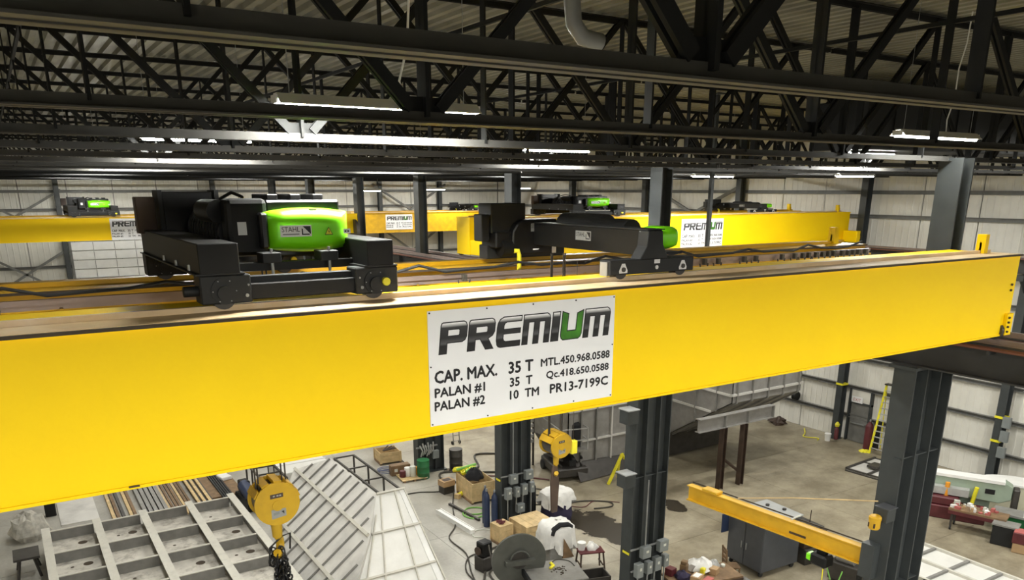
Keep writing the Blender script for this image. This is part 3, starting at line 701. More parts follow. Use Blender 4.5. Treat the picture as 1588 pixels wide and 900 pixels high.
def trolley_big(loc, label):
    t = thing('hoist_trolley', label, 'hoist', loc, 0, 'hoist trolleys on the cranes')
    for y0, y1 in ((0, .26), (3.1, 3.36)):
        wheel_block(t, .03, .50, y0, y1, .30, True, False); wheel_block(t, 1.56, 2.03, y0, y1, .30, False, True)
        MB().box(.48, 1.58, y0 + .04, y0 + .2, .05, .20).build('tie_beam', 'black', t, bev=.008)
        MB().box(.5, 1.56, y0 + .12, y0 + .26, .20, .26).build('tie_ledge', 'charcoal', t)
    MB().cyl((-.10, .13, .15), (.04, .13, .15), .05, 12).build('axle_stub', 'charcoal', t, smooth=True)
    for x0, x1, z1 in ((.04, .41, .59), (1.70, 1.99, .57)):
        a = MB().box(x0, x1, .0, 3.3, .31, z1).build('side_beam', 'black', t, bev=.008)
        MB().box(x0 - .04, x1 + .04, .0, 3.3, .30, .315).build('flange', 'charcoal', a)
        for y in (.45, 1.1, 1.8): MB().cyl((x0 - .0, y, .30), (x0 - .0, y, .37), .022, 8).build('bolt', 'conduit', a)
    # cross rails that carry the hoist, with clamp blocks and bolts
    for y in (.42, 2.6): MB().box(.35, 1.75, y, y + .16, .28, .36).build('cross_rail', 'black', t)
    for x in (.72, 1.32):
        c = MB().box(x, x + .19, .33, .55, .36, .46).build('clamp_block', 'charcoal', t, bev=.006)
        MB().cyl((x + .1, .36, .24), (x + .1, .36, .5), .016, 8).build('bolt', 'conduit', c)
    MB().cyl((.75, 1.0, .62), (.75, 2.6, .62), .28, 24).build('rope_drum', 'black_gloss', t, smooth=True)
    m = MB()
    for i in range(10): m.cyl((.75, 1.1 + i * .14, .62), (.75, 1.16 + i * .14, .62), .295, 20)
    m.build('drum_grooves', 'rubber', t, smooth=True)
    g = MB().box(.50, .92, .72, 1.0, .40, .98).build('gear_case', 'black', t, bev=.05, seg=2)
    flat([[(.60, .62), (.69, .62), (.69, .75), (.60, .75)]], 'paper_label', 'sign_white', g, .718)
    MB().cyl((.48, .95, .85), (.48, 1.6, .85), .12, 14).build('motor', 'black', t, smooth=True)
    MB().box(.92, 1.72, .78, 2.2, .38, .96).build('control_case', 'black_gloss', t, bev=.02)
    for x in (1.0, 1.25, 1.5): MB().box(x, x + .12, 1.0, 1.6, .96, 1.02).build('case_fitting', 'black', t, bev=.01)
    cv = barrel_cover(.86, 1.76, .55, .82, .46, .86, .1).build('green_cover', 'green', t, smooth=True)
    fy = .513
    stahl_plate(cv, lambda x, z, e: (.97 + x, fy - .007 - e, .60 + z), .33, .115)
    flat([[(1.44, .61), (1.53, .61), (1.485, .69)]], 'warning_triangle', 'ink', cv, fy - .008)
    flat([[(1.449, .616), (1.521, .616), (1.485, .681)]], 'warning_triangle', 'safety_yellow', cv, fy - .010)
    flat([[(1.488, .665), (1.476, .643), (1.486, .643), (1.482, .622), (1.496, .648), (1.486, .648)]], 'lightning_mark', 'ink', cv, fy - .012)
    sl = flat([[(1.66, .615), (1.74, .615), (1.74, .665), (1.66, .665)]], 'small_label', 'sign_white', cv, .542)
    for q in (1.675, 1.705): flat([[(q, .632), (q + .018, .632), (q + .018, .648), (q, .648)]], 'print', 'ink', cv, .540)
    flat([[(1.29, .856), (1.37, .856), (1.37, .876), (1.29, .876)]], 'top_label', 'sign_white', cv, .52)
    MB().box(.80, .88, .60, .80, .48, .84).build('cover_side', 'black_gloss', t, bev=.02)
    # tall black control cabinet at the rear left
    k = MB().box(.27, .86, 2.9, 3.2, .44, 1.04).build('control_cabinet', 'black_gloss', t, bev=.012)
    for x in (.22, .88): MB().box(x, x + .05, 2.86, 3.24, .40, 1.06).build('cabinet_post', 'charcoal', k)
    MB().box(-.02, .2, 3.0, 3.2, .55, .98).build('resistor_box', 'brown_steel', t, bev=.01)
    m = MB(); m.tube([(.95, 2.9, .95), (1.05, 2.7, 1.03), (1.1, 2.4, .98), (1.0, 2.2, .7)], .02, 6); m.tube([(.9, 2.95, .75), (1.0, 2.7, .6), (.98, 2.4, .4)], .018, 6); m.build('cables', 'rubber', t, smooth=True)
    return t
RT = TOP + .055
t1 = trolley_big((1.5, 7.87, RT), 'black hoist trolley with bright green cover on the near yellow crane')
tA = copy_tree(t1); tA.location = (2.7, 39.55, 11.84); tA.scale = (1, .8, .75); tA['label'] = 'tiny hoist trolley with pale green cover on the far left girder'
tB = copy_tree(t1); tB.location = (19.35, 26.3, RT); tB.scale = (1.35, .9, .8); tB['label'] = 'dark hoist trolley with green ends on the right bay crane, behind the black crab'

# ---------------------------------------------------------------- second, long crab trolley
def trolley_crab(loc, label):
    t = thing('crab_trolley', label, 'hoist', loc, 0, 'crab trolleys on the cranes')
    b = MB().box(.04, 1.47, .02, .24, .03, .21).build('bogie', 'charcoal', t, bev=.008)
    MB().box(.02, .06, .06, .2, .02, .19).build('end_plate', 'steel_grey', b)
    for x in (.25, 1.27):
        w_ = flat([[(x - .065, .05), (x + .065, .05), (x + .07, .08), (x + .025, .17), (x - .025, .17), (x - .07, .08)]], 'reflector_plate', 'sign_white', b, .015)
        MB().cyl((x, .014, .095), (x, .0, .095), .03, 12).build('axle_end', 'dark_steel', b)
        MB().cyl((x, .06, .07), (x, .2, .07), .1, 18).build('wheel', 'dark_steel', b, smooth=True)
    p = MB(); p.prism([(.52, .03, .19), (1.03, .03, .19), (.92, .03, .38), (.9, .03, .56), (.66, .03, .56), (.64, .03, .36)], (0, .2, 0)); ped = p.build('pedestal', 'charcoal', t, bev=.008)
    flat([[(.76, .15), (.86, .15), (.86, .2), (.76, .2)]], 'paper_label', 'sign_white', ped, .012)
    MB().cyl((.81, .025, .1), (.81, .008, .1), .025, 12).build('white_button', 'sign_white', ped)
    bm_ = MB().box(.68, .93, .08, 2.9, .24, .565).build('cross_beam', 'black', t, bev=.006)
    stahl_plate(bm_, lambda x, z, e: (.678 - e, 1.62 - x, .37 + z), .36, .13, False)
    MB().box(.66, .95, .05, 2.9, .565, .578).build('beam_flange', 'charcoal', bm_)
    for x, y0, y1, r in ((1.12, .9, 1.7, .17), (1.22, 1.6, 2.6, .22)):
        MB().cyl((x, y0, .5), (x, y1, .5), r, 18).build('drum', 'black', t, smooth=True)
    gc = barrel_cover(.98, 1.32, .14, .5, .30, .6, .04).build('green_cover', 'green', t, smooth=True)
    MB().box(.94, 1.38, .16, .64, .24, .27).build('cover_tray', 'black', gc)
    # rear hoist block with its curved guard, motor and cabinet
    MB().box(-.02, 1.45, 2.95, 3.2, .03, .24).build('bogie', 'charcoal', t, bev=.008)
    m = MB(); prof = [(.28, .1), (1.12, .1), (1.12, .62), (.5, .62), (.38, .56), (.3, .44)]
    m.prism([(x, 2.7, z) for x, z in prof], (0, .3, 0)); hb = m.build('hoist_body', 'black', t, bev=.02)
    stahl_plate(hb, lambda x, z, e: (.62 + x, 2.698 - e, .44 + z), .26, .12, False)
    MB().cyl((.95, 2.71, .34), (.95, 2.66, .34), .13, 20).build('gear_cover', 'charcoal', hb, smooth=True)
    MB().cyl((.12, 2.8, .2), (.3, 2.8, .2), .13, 14).build('motor', 'black', t, smooth=True)
    MB().box(.0, .62, 2.85, 3.25, .42, .86).build('cabinet', 'charcoal', t, bev=.012)
    MB().box(-.14, .0, 2.9, 3.15, .30, .7).build('side_cabinet', 'charcoal', t, bev=.012)
    MB().box(.02, .3, 2.75, 3.2, .2, .44).build('motor_case', 'black', t, bev=.02)
    flat([[(.66, .16), (.76, .16), (.78, .18), (.66, .18)]], 'white_mark', 'sign_white', hb, 2.697)
    flat([[(1.02, .10), (1.10, .10), (1.10, .2), (1.06, .23), (1.02, .2)]], 'reflector_plate', 'sign_white', hb, 2.697)
    m = MB(); m.tube([(.30, 2.68, .16), (.36, 2.66, .16), (.38, 2.66, .1), (.38, 2.66, -.55)], .035, 8); m.build('yellow_chain_guide', 'safety_yellow', t, smooth=True)
    return t
t2 = trolley_crab((6.4, 7.9, RT), 'long black crab trolley right of the green hoist on the near crane')
tC = copy_tree(t2); tC.location = (29.6, 26.4, RT); tC.scale = (1.25, .9, .65); tC['label'] = 'small dark crab trolley near the right end of the right bay crane'
tD = copy_tree(t2); tD.location = (31.3, 56.9, 11.3); tD.scale = (1.1, .7, .7); tD['label'] = 'tiny dark crab trolley on the farthest girder'

# ---------------------------------------------------------------- hook blocks
def hook_block(loc, r, label, rope_top, group='yellow hook blocks', rz=0.0):
    t = thing('hook_block', label, 'hook', loc, rz, group)
    for y in (-.17, .15): MB().cyl((0, y, 0), (0, y + .03, 0), r, 32).build('side_plate', 'hook_yellow', t, smooth=True)
    MB().cyl((0, -.13, .0), (0, .14, .0), r * .86, 24).build('sheave', 'dark_steel', t, smooth=True)
    m = MB()
    for a in range(20, 180, 32):
        for s_ in (0, ):
            x, z = r * .97 * math.cos(R(a)), r * .97 * math.sin(R(a)); m.bar((x, -.15, z), (x, .16, z), .05, .1, (z, 0, -x))
    m.build('rope_guard', 'hook_yellow', t)
    f = flat([[(-.3 * r, .28 * r), (.28 * r, .30 * r), (.28 * r, .5 * r), (-.3 * r, .48 * r)]], 'type_plate', 'brown_steel', t, -.171)
    for q in (-.18, -.02, .1): flat([[(q * r, .36 * r), ((q + .09) * r, .36 * r), ((q + .09) * r, .43 * r), (q * r, .43 * r)]], 'print', 'conduit', f, -.173)
    MB().cyl((0, -.172, -.02), (0, -.18, -.02), r * .24, 20).build('pin_cover', 'hook_yellow', t, smooth=True)
    f = flat([[(-.3 * r, -.68 * r), (.35 * r, -.6 * r), (.35 * r, -.24 * r), (-.3 * r, -.24 * r)]], 'maker_plate', 'conduit', t, -.171)
    flat([[(-.22 * r, -.5 * r), (.05 * r, -.47 * r), (.05 * r, -.36 * r), (-.22 * r, -.38 * r)]], 'print', 'box_grey', f, -.173)
    flat([[(.14 * r, -.36 * r), (.26 * r, -.34 * r), (.26 * r, -.5 * r)]], 'print', 'ink', f, -.173)
    MB().cyl((0, -.02, -r * .8), (0, -.02, -r * 1.75), r * .27, 14, r * .22).build('shank', 'hook_yellow', t, smooth=True)
    hp = [(0, -.02, -r * 1.4)] + [(r * .12 + r * .38 * math.cos(R(a)), -.02, -r * 1.95 + r * .42 * math.sin(R(a))) for a in range(120, -200, -20)]
    hp = [(0, -.02, -r * 1.7)] + [(.18 * r * math.cos(R(a)), -.02 + .36 * r * math.cos(R(a)), -r * 2.2 + .42 * r * math.sin(R(a))) for a in (75, 50, 20, -10, -45, -80, -115, -150)]
    MB().tube(hp, r * .19, 8).build('hook', 'hook_yellow', t, smooth=True)
    m = MB(); H_ = rope_top - loc[2]
    for x in (-r * .72, -r * .6, r * .45, r * .62): m.tube([(x, .0, 0.0), (x * .97, .0, H_)], .011, 5)
    m.build('wire_ropes', 'rope', t)
    return t
hb1 = hook_block((2.46, 9.62, 9.2), .285, 'large yellow hook block hanging below the girder at the left', 12.2)
# black chain sling bundled on the first hook
t = thing('chain_sling', 'black chain sling bundled on the large left hook', 'chain', (2.46, 9.6, 8.52))
lk = None
for i in range(150):
    a = i * 2.4; rr = .035 + .085 * ((i * 7) % 5) / 5; z = -.02 - i * .0085
    ml = MB(); 
    if lk is None:
        pts = [(.035 * math.cos(R(q)), 0, .055 * math.sin(R(q))) for q in range(0, 361, 45)]
        lk = ml.tube(pts, .013, 5).build('chain_link', 'black_gloss', t, smooth=True); o = lk
    else: o = rep(lk, t, (0, 0, 0))
    o.location = (rr * math.cos(a), rr * math.sin(a), z); o.rotation_euler = (random.uniform(-.4, .4), random.uniform(-.4, .4), a)
m = MB(); m.tube([(.14, -.02, -.02), (.16, -.02, .2), (.05, -.02, .18), (-.12, -.02, .05), (-.14, -.02, -.2)], .012, 6); m.build('sling_ring', 'black', t, smooth=True)
hb2 = hook_block((6.86, 9.62, 9.2), .19, 'smaller yellow hook block seen right of the sign', 12.1)
t = thing('lifting_sling', 'dark lifting sling hanging from the smaller yellow hook', 'sling', (6.82, 9.6, 8.05))
MB().prism([(-.02, 0, 0), (.09, 0, 0), (.12, 0, .5), (.07, 0, .78), (.0, 0, .8), (-.04, 0, .5)], (0, .05, 0)).build('strap', 'brown_steel', t, bev=.01)
t = thing('limit_weight', 'bright yellow limit-switch weight beside the smaller hook', 'weight', (7.2, 9.62, 8.98))
MB().box(-.06, .06, -.05, .05, 0, .22).build('weight', 'safety_yellow', t, bev=.015); MB().tube([(0, 0, .2), (0, 0, 3.0)], .006, 4).build('cord', 'rope', t)
# ================================================================= left side of the floor
# big steel grid frame lying on the floor
t = thing('steel_grid_frame', 'large welded steel grid frame lying on the floor at the lower left', 'steel frame', (3.1, 28.0, 0))
O = Vector((3.1, 28.0, 0))
bx = [-.2, 1.5, 3.13, 4.85, 6.5]; cy = [21.5, 23.6, 25.7, 27.75, 29.8, 32.0]
for x in bx:
    b = MB(o=O).box(x - .14, x + .14, 21.4, 32.35, .87, .9).build('long_beam', 'frame_bar', t)
    MB(o=O).box(x - .02, x + .02, 21.4, 32.3, .25, .87).build('beam_web', 'frame_side', b)
    MB(o=O).box(x - .14, x + .14, 21.4, 32.3, .22, .25).build('beam_flange', 'frame_side', b)
for i in range(4):
    for j, y in enumerate(cy):
        c = MB(o=O).box(bx[i] + .14, bx[i + 1] - .14, y - .03, y + .03, .34, .85).build('cross_bar', 'frame_side', t)
        MB(o=O).box(bx[i] + .14, bx[i + 1] - .14, y - .045, y + .045, .85, .88).build('bar_cap', 'frame_bar', c)
        if j < 5:
            p = MB(o=O).box(bx[i] + .03, bx[i + 1] - .03, y + .03, cy[j + 1] - .03, .43, .47).build('floor_plate', 'dusty_plate', t)
            if (i * 3 + j) % 4 in (0, 3):
                MB(o=O).cyl((bx[i] + 1.1, y + 1.5, .47), (bx[i] + 1.1, y + 1.5, .474), .16, 16).build('round_hole', 'dark_brown', p)
            if (i + j) % 2: MB(o=O).cyl((bx[i] + .6, y + 1.45, .47), (bx[i] + .6, y + 1.45, .474), .06, 10).build('round_hole', 'dark_brown', p)
for x, y in ((-.2, 31.5), (6.5, 31.5), (3.1, 27), (-.2, 22), (6.5, 22)):
    MB(o=O).box(x - .15, x + .15, y - .15, y + .15, 0, .22).build('support_block', 'wood_dark', t)

# lumber and sections stacked behind the grid frame
def board(x, y0, y1, z, w_, h, m, label, name='board', cat='board', group='timber and sections behind the grid frame'):
    solo(MB().box(-w_ / 2, w_ / 2, 0, y1 - y0, 0, h), name, m, label, cat, (x, y0, z), 0, group)
for i, x in enumerate((2.25, 2.42, 2.62, 2.9, 3.05)):
    board(x, 33.3, 38.8, .0, .12, .12, ('wood', 'wood_dark', 'dark_steel')[i % 3], ('pale timber batten', 'brown timber batten', 'dark steel section', 'thin pale timber batten', 'second brown timber batten')[i] + ' lying left of the steel tubes')
for i in range(5):
    board(3.42 + i * .2, 33.2, 38.6, .0 + .02 * (i % 2), .15, .2, 'steel_grey', 'grey steel tube in the bundle behind the grid frame')
for i, x in enumerate((4.35, 4.5, 4.66, 4.8, 4.96, 5.1, 5.24)):
    board(x, 33.1, 39.0, 0, .09, .1, 'wood' if i in (0, 4) else 'wood_dark', 'long pale timber strip in the middle stack' if i in (0, 4) else 'long brown timber strip in the middle stack')
for i, x in enumerate((5.5, 5.72, 5.95)):
    board(x, 33.0, 39.0, .2, .12, .07, 'wood', ('leftmost', 'middle', 'rightmost')[i] + ' of three bright planks behind the grid frame')
    board(x + .11, 33.1, 38.9, .0, .1, .18, 'dark_steel', 'dark bar between the bright planks')
for i in range(5):
    board(6.55 + i * .1, 33.6, 38.8, .12, .07, .1, 'charcoal', 'dark steel bar in the bundle beside the white packets')
solo(MB().box(-.7, .7, -2, 2, 0, .14), 'skid', 'wood_dark', 'dark timber skid under the steel bars', 'skid', (6.8, 36.2, 0))
for i, (x, y, s_) in enumerate(((7.15, 36.4, .5), (7.0, 37.6, .4))):
    solo(MB().box(-s_ / 2, s_ / 2, -s_ * .6, s_ * .6, 0, .18), 'white_packet', 'white_paint', ('larger', 'smaller')[i] + ' white packet lying on the timber skid', 'packet', (x, y, .14), .2, bev=.03)
solo(MB().box(-.7, .7, -1.4, 1.4, 0, .05), 'steel_sheet', 'steel_light', 'plain pale grey sheet lying behind the grid frame', 'sheet', (1.05, 36.0, 0))
m = MB().lathe([(.55, 0), (.7, .25), (.62, .55), (.5, .8), (.25, .95), (.02, .98)], n=20)
for i, v in enumerate(m.v):
    k = 1 + .16 * math.sin(v[0] * 9 + v[2] * 7) * math.cos(v[1] * 8 + i); m.v[i] = (v[0] * k, v[1] * k, v[2] * (1 + .1 * math.sin(i * 1.7)))
solo(m, 'tarpaulin_heap', 'tarp_grey', 'crumpled pale tarpaulin heap at the far corner of the grid frame', 'tarpaulin', (-.75, 34.1, 0))
solo(MB().box(-.2, .2, -.15, .15, 0, 1.3).cyl((0, 0, 1.3), (0, 0, 1.5), .13, 10), 'black_canister', 'black', 'black canister right of the crumpled tarpaulin', 'canister', (.08, 36.1, 0), bev=.03)
t = thing('dark_trestle', 'dark trestle left of the grid frame', 'trestle', (-.9, 30.6, 0))
for x in (-.35, .35):
    for y in (-.5, .5): MB().bar((x, y, 0), (x * .6, y * .6, .7), .07, .07).build('leg', 'dark_steel', t)
MB().box(-.4, .4, -.5, .5, .7, .78).build('top', 'dark_steel', t)

# two ribbed steel hopper walls
t = thing('ribbed_hopper', 'ribbed pale steel hopper shell sloping to the left behind the large hook', 'hopper', (9.0, 26.0, 0)); O = Vector((9, 26, 0))
nl = Vector((-.61, 0, .79))
def LPz(x): return 2.6 - .77 * (10 - x)
outline = [(10.0, 25.0), (9.02, 23.3), (8.0, 21.95), (6.75, 20.3), (6.75, 27.3), (7.3, 29.0), (8.95, 31.3), (10.0, 29.6)]
MB(o=O).prism([(x, y, LPz(x)) for x, y in outline], -nl * .03).build('shell_plate', 'steel_light', t)
for x, (y0, y1) in ((9.0, (23.35, 31.2)), (7.55, (21.3, 29.4))):
    z = LPz(x); b = MB(o=O).bar(Vector((x, y0, z)) + nl * .05, Vector((x, y1, z)) + nl * .05, .12, .10, nl).build('long_rib', 'frame_bar', t)
    MB(o=O).bar(Vector((x + .05, y0, z)) + nl * .105, Vector((x + .05, y1, z)) + nl * .105, .03, .02, nl).build('rib_edge', 'frame_side', b)
def xr(y):   # right limit of the plate on that Y
    if y < 25: return 6.75 + (y - 20.3) / (25 - 20.3) * 3.25
    return 10.0 if y < 29.6 else 10 - (y - 29.6) / 1.7 * 1.05
for i in range(14):
    y = 21.0 + i * .78
    a = xr(y) - .04; b_ = 6.8 if y < 27.3 else 6.8 + (y - 27.3) * .53
    if y > 30.5 or a - b_ < .3: continue
    MB(o=O).bar(Vector((b_, y, LPz(b_))) + nl * .03, Vector((a, y, LPz(a))) + nl * .03, .05, .07, nl).build('cross_rib', 'frame_side', t)
for y in (26.5, 29): MB(o=O).bar((9.4, y, LPz(9.4) - .05), (9.4, y, 0), .12, .12, (1, 0, 0)).build('prop', 'dark_steel', t)
MB(o=O).bar((6.75, 20.3, LPz(6.75)), (6.75, 27.3, LPz(6.75)), .08, .24).build('bottom_edge', 'dark_steel', t)
MB(o=O).bar((6.9, 21, 0), (6.9, 21, LPz(6.9)), .2, .2, (1, 0, 0)).build('prop', 'dark_steel', t); MB(o=O).bar((6.9, 26.5, 0), (6.9, 26.5, LPz(6.9)), .2, .2, (1, 0, 0)).build('prop', 'dark_steel', t)

t = thing('hopper_panel', 'bright white ribbed steel panel leaning in front of the ribbed hopper', 'panel', (10.2, 23.5, 0)); O = Vector((10.2, 23.5, 0))
nf = Vector((0, -.69, .72))
def FPz(y): return 2.6 - .955 * (25 - y)
ol = [(10.0, 25.0), (11.06, 25.0), (11.35, 22.28), (7.9, 22.28)]
MB(o=O).prism([(x, y, FPz(y)) for x, y in ol], -nf * .03).build('panel_plate', 'steel_white', t)
def fbar(p, q, w_, h, nm, m_, par): return MB(o=O).bar(Vector((p[0], p[1], FPz(p[1]))) + nf * h / 2, Vector((q[0], q[1], FPz(q[1]))) + nf * h / 2, w_, h, nf).build(nm, m_, par)
for y, xa in ((24.97, 10.0), (23.92, 9.32), (22.82, 8.35)): fbar((xa, y), (11.2 if y < 24.5 else 11.1, y), .07, .09, 'cross_rib', 'frame_bar', t)
for p, q in (((10.12, 24.9), (9.1, 22.3)), ((10.7, 24.97), (10.35, 22.3)), ((11.06, 25.0), (11.3, 22.3)), ((9.72, 24.4), (8.3, 22.3))): fbar(p, q, .05, .07, 'long_rib', 'frame_bar', t)
fbar((10.98, 24.97), (11.12, 22.3), .22, .03, 'edge_strip', 'white_paint', t)
L_ = [(10.0, 25.0, 2.58), (9.02, 23.3, LPz(9.02) - .02), (8.0, 21.95, LPz(8.0) - .02), (6.75, 20.3, LPz(6.75) - .02)]; F_ = [(9.2, 23.75, FPz(23.75) - .02), (7.9, 22.28, FPz(22.28) + .01)]
MB(o=O).add(L_ + F_, [(0, 1, 4), (1, 2, 5, 4), (2, 3, 5)]).build('hip_plate', 'steel_light', t)
for x in (9.9, 11.0): MB(o=O).bar((x, 24.9, FPz(24.9) - .06), (x, 25.05, 0), .08, .08, (1, 0, 0)).build('prop', 'dark_steel', t)

# dark tube trestles behind the hopper
def trestle(label, x0, x1, y0, y1, h, n):
    t = thing('tube_trestle', label, 'trestle', ((x0 + x1) / 2, (y0 + y1) / 2, 0), 0, 'tube trestles behind the hopper'); O = Vector(((x0 + x1) / 2, (y0 + y1) / 2, 0))
    for x in (x0, x1): MB(o=O).bar((x, y0, h), (x, y1, h), .08, .08).build('long_rail', 'dark_steel', t)
    for i in range(n):
        y = y0 + (y1 - y0) * i / (n - 1); MB(o=O).bar((x0, y, h), (x1, y, h), .06, .06).build('rung', 'dark_steel', t)
        for x in (x0, x1): MB(o=O).bar((x, y, 0), (x, y, h), .07, .07).build('leg', 'dark_steel', t)
trestle('dark tube trestle right of the ribbed hopper top', 11.75, 12.7, 29.0, 34.3, .9, 4)
trestle('dark tube trestle behind the large hook block', 8.0, 9.0, 32.6, 35.6, 1.0, 4)
solo(MB().box(-1.2, 1.2, -1.1, 1.1, 0, .9).box(-1.25, 1.25, -.03, .03, .9, .94), 'pale_bin', 'steel_white', 'pale sheet-metal bin behind the large hook block', 'bin', (10.2, 34.6, 0), bev=.02)
t = thing('dark_machine', 'small dark machine between the grid frame and the hopper', 'machine', (7.3, 33.2, 0), .1)
MB().box(-.3, .3, -1.2, .4, 0, .5).build('body', 'black', t, bev=.04); MB().cyl((0, -.9, .5), (0, .1, .8), .26, 14).build('motor', 'blue_dark', t, smooth=True); MB().box(-.15, .25, -.1, .4, .5, 1.0).build('tower', 'black', t, bev=.04)
MB().box(-.2, .1, -1.5, -1.3, .3, .55).build('white_label', 'white_paint', t)

# ================================================================= crates, barrels, clutter round the third column
def crate(loc, rz, w_, d, h, label, lid=False, open_top=True, n=3):
    t = thing('wooden_crate', label, 'crate', loc, rz, 'wooden crates')
    for sx in (-1, 1):
        MB().box(sx * w_ / 2 - .05, sx * w_ / 2 + .05, -d / 2, d / 2, 0, .09).build('skid', 'wood_dark', t)
    ph = (h - .1) / n
    for i in range(n):
        z = .1 + i * ph
        for s_ in (-1, 1):
            MB().box(-w_ / 2, w_ / 2, s_ * d / 2 - .012, s_ * d / 2 + .012, z, z + ph - .012).build('plank', 'wood', t)
            MB().box(s_ * w_ / 2 - .012, s_ * w_ / 2 + .012, -d / 2, d / 2, z, z + ph - .012).build('plank', 'wood', t)
    for sx in (-1, 1):
        for sy in (-1, 1): MB().box(sx * w_ / 2 - .06, sx * w_ / 2 + .05, sy * (d / 2 + .02) - .012, sy * (d / 2 + .02) + .012, .08, h).build('corner_batten', 'wood', t)
    MB().box(-w_ / 2, w_ / 2, -d / 2, d / 2, .09, .12).build('bottom', 'wood_dark', t)
    if lid:
        for i in range(4): MB().box(-w_ / 2 - .03 + i * (w_ + .06) / 4, -w_ / 2 - .04 + (i + 1) * (w_ + .06) / 4, -d / 2 - .03, d / 2 + .03, h, h + .025).build('lid_board', 'wood', t)
    return t
def clutter(loc, label, name, parts, cat, rz=0, group=None):
    t = thing(name, label, cat, loc, rz, group)
    for nm, mb, m_ in parts: mb.build(nm, m_, t)
    return t
crate((14.75, 35.05, 0), -.1, 1.0, 1.0, .62, 'pale wooden crate with scrap on top, near the fourth grey column')
for i in range(4): solo(MB().bar((-.3, -.2 + .1 * i, 0), (.35, -.25 + .12 * i, .06), .05, .04), 'scrap_bar', 'brown_steel', 'brown scrap bar lying on the crate near the fourth grey column', 'bar', (14.75, 35.05, .64), i * .25, 'scrap on the left crate')
crate((16.1, 28.55, 0), -.08, 1.05, 1.6, .95, 'large wooden crate heaped with yellow straps and black cloth')
crate((15.75, 23.55, 0), .02, 1.25, 1.15, .8, 'closed wooden crate right of the gas bottles', lid=True)
crate((14.62, 23.95, 0), .1, .55, .55, .75, 'small wooden crate with rusty parts, below the blue gas bottles', lid=True)
m = MB()
for i in range(9): m.tube([(random.uniform(-.18, .18), random.uniform(-.18, .18), 0), (random.uniform(-.18, .18), random.uniform(-.18, .18), .08), (random.uniform(-.18, .18), random.uniform(-.18, .18), .03)], .025, 5)
solo(m, 'rusty_parts', 'maroon', 'pile of rusty chain on the small crate', 'chain', (14.62, 23.95, .78))
# straps and cloth on the large crate
def heap(r, h, seed, n=18, rough=.25):
    rnd = random.Random(seed); m = MB().lathe([(r, 0), (r * 1.05, h * .3), (r * .85, h * .65), (r * .5, h * .9), (.02, h)], n=n); m.v = [(v[0] * (1 + rnd.uniform(-rough, rough)), v[1] * (1 + rnd.uniform(-rough, rough)), v[2] * (1 + rnd.uniform(-rough, rough) * .8)) for v in m.v]; return m
solo(heap(.36, .45, 3), 'black_cloth', 'cloth_black', 'black cloth lying on the large crate of straps', 'cloth', (16.0, 28.5, .9), smooth=True)
for i in range(7):
    rnd = random.Random(i); pts = [(rnd.uniform(-.6, .6), rnd.uniform(-.2, .6), rnd.uniform(.05, .25)) for _ in range(5)]
    solo(MB().tube(pts, .06, 6), 'lifting_strap', 'safety_yellow' if i < 5 else 'hose_green', ('yellow' if i < 5 else 'green') + ' lifting strap heaped on the large crate', 'strap', (16.1, 29.1, .9), group='straps on the large crate', smooth=True)
t = thing('small_bin', 'small brown open box beside the large crate of straps', 'box', (15.25, 29.7, 0), .1)
MB().box(-.3, .3, -.25, .25, .35, .6).build('box', 'cardboard', t); MB().box(-.2, .2, -.15, .15, .6, .605).build('opening', 'brown_steel', t); MB().box(-.28, .28, -.22, .22, 0, .35).build('stand', 'dark_steel', t)
t = thing('yellow_grinder', 'yellow and brown tool on the floor left of the large crate', 'tool', (15.55, 28.9, 0), .4)
MB().cyl((-.2, 0, .12), (.25, 0, .15), .1, 10).build('body', 'safety_yellow', t, smooth=True); MB().box(-.35, -.15, -.12, .12, 0, .2).build('guard', 'wood', t)
m = MB().tube([(.42 * math.cos(a / 3) * (1 + .04 * math.sin(a)), .32 * math.sin(a / 3), .03 + .004 * a) for a in range(60)], .025, 5)
solo(m, 'blue_cable_coil', 'blue_cable', 'coil of blue cable on the floor beside the pallet', 'cable', (14.0, 33.5, 0), smooth=True)
t = thing('parts_pallet', 'low pallet with white cans and orange parts near the green barrel', 'pallet', (14.7, 32.2, 0), -.1)
for i in range(5): MB().box(-.6, .6, -.5 + i * .21, -.5 + i * .21 + .16, .08, .11).build('deck_board', 'wood', t)
for x in (-.5, 0, .5): MB().box(x - .05, x + .05, -.5, .5, 0, .08).build('runner', 'wood_dark', t)
for i, (x, y, h, m_, l) in enumerate(((-.15, .1, .42, 'white_paint', 'white can on the low pallet, left one'), (.05, -.05, .48, 'off_white', 'white can on the low pallet, right one with dark print'), (-.4, .1, .3, 'maroon', 'dark red can on the low pallet'), (.35, .1, .35, 'orange', 'orange machine part on the low pallet'))):
    solo(MB().lathe([(.14, 0), (.15, .02), (.15, h - .03), (.14, h)], n=12), 'can', m_, l, 'can', (14.7 + x, 32.2 + y, .11), group='cans on the low pallet', smooth=True)
def drum(loc, m_, label, h=.88, r=.29, rubbish=None):
    t = thing('steel_drum', label, 'drum', loc, 0, 'steel drums')
    MB().lathe([(r * .97, 0), (r, .02), (r, h * .32), (r * 1.04, h * .34), (r, h * .36), (r, h * .65), (r * 1.04, h * .67), (r, h * .69), (r, h - .02), (r * .97, h)], n=20).build('shell', m_, t, smooth=True)
    MB().lathe([(r * 1.03, h - .03), (r * 1.03, h + .01), (r * .9, h + .01)], n=20).build('rim', m_, t, smooth=True)
    if rubbish: heap(r * .85, .3, 5).build('rubbish', rubbish, t)
    return t
drum((15.2, 31.95, 0), 'barrel_green', 'green steel drum full of scrap beside the low pallet', rubbish='galv')
drum((17.1, 32.25, 0), 'dark_steel', 'dark steel drum with scrap, right of the fourth grey column', h=1.0, r=.32, rubbish='steel_grey')
